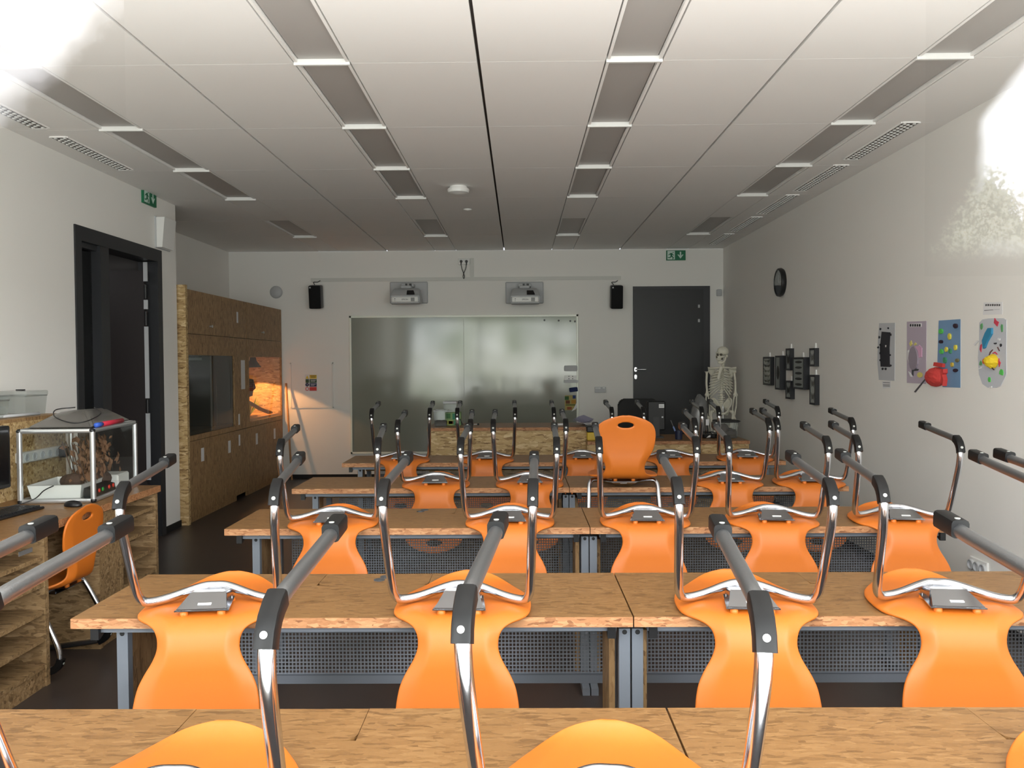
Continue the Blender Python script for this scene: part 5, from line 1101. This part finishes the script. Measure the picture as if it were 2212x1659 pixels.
# bright sky patches painted in for the corner panes to mirror: right (behind a light tree) and far left
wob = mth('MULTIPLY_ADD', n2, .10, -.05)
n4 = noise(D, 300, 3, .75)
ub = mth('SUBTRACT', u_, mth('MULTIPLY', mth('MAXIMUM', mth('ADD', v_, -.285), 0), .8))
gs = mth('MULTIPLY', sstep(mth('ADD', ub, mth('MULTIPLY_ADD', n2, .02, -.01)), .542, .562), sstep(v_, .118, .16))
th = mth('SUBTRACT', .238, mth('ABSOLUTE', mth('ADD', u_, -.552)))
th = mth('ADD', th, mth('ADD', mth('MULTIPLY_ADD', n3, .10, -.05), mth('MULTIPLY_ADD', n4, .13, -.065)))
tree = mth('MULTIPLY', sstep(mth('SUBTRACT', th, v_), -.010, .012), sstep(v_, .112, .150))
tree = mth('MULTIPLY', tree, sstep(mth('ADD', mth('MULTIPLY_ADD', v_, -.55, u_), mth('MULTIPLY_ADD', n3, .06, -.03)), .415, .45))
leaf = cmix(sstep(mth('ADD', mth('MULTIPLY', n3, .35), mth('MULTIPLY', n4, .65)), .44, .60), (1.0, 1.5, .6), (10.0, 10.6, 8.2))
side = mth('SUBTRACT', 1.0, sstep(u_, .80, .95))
col = cmix(mth('MULTIPLY', gs, side), col, (PATCH*.97, PATCH*1.0, PATCH*1.05))
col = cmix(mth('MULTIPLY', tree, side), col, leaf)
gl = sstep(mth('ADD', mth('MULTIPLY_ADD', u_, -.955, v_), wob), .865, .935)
col = cmix(mth('MULTIPLY', gl, mth('MULTIPLY', mth('MULTIPLY', sstep(mth('MULTIPLY', u_, -1), .3, .4), mth('SUBTRACT', 1.0, sstep(mth('MULTIPLY', u_, -1), .70, .85))), dim_zone)), col, (PATCH, PATCH*1.0, PATCH*1.04))
front = sstep(y_, -.02, .05)
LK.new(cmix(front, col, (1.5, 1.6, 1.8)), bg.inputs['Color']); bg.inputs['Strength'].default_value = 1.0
def area(name, loc, rot, sx, sy, power, rgb=(1, 1, 1), portal=False, spread=None):
    l = bpy.data.lights.new(name, 'AREA'); l.shape = 'RECTANGLE'; l.size = sx; l.size_y = sy; l.energy = power; l.color = rgb
    if portal: l.cycles.is_portal = True
    if spread: l.spread = math.radians(spread)
    o = bpy.data.objects.new(name, l); COL.objects.link(o); o.location = loc; o.rotation_euler = rot; return o
area('window_portal', ((WX0+WX1)/2, YW+.2, (WZ0+WZ1)/2), (PI/2, 0, 0), WX1-WX0, WZ1-WZ0, 1, portal=True)
area('window_fill', ((WX0+WX1)/2, YW+.16, (WZ0+WZ1)/2), (PI/2+.36, 0, .16), WX1-WX0-.1, WZ1-WZ0-.3, 200, (.98, .97, 1.0))  # added area lamp inside the window, fill for the deep end of the room
dl = bpy.data.lights['window_fill']; dl.use_nodes = True; n = dl.node_tree.nodes; lk = dl.node_tree.links
em = n['Emission']; ge = n.new('ShaderNodeNewGeometry'); mp = n.new('ShaderNodeMapping'); mp.inputs['Scale'].default_value = (5.5, 2.2, 1); lk.new(ge.outputs['Parametric'], mp.inputs['Vector'])
nz = n.new('ShaderNodeTexNoise'); nz.inputs['Scale'].default_value = 1.0; nz.inputs['Detail'].default_value = 4; lk.new(mp.outputs['Vector'], nz.inputs['Vector'])
rp = n.new('ShaderNodeValToRGB'); e = rp.color_ramp.elements; e[0].position = .36; e[0].color = (.32, .38, .30, 1); e[1].position = .66; e[1].color = (1.5, 1.53, 1.5, 1)   # tree pattern painted into the lamp colour, mirrored by the whiteboard
lk.new(nz.outputs['Fac'], rp.inputs['Fac']); lk.new(rp.outputs['Color'], em.inputs['Color']); em.inputs['Strength'].default_value = 1.0
vs = scene.view_settings
vs.view_transform = 'Standard'; vs.look = 'None'; vs.exposure = 0.0; vs.gamma = 1.0; vs.use_curve_mapping = False
scene.display_settings.display_device = 'sRGB'
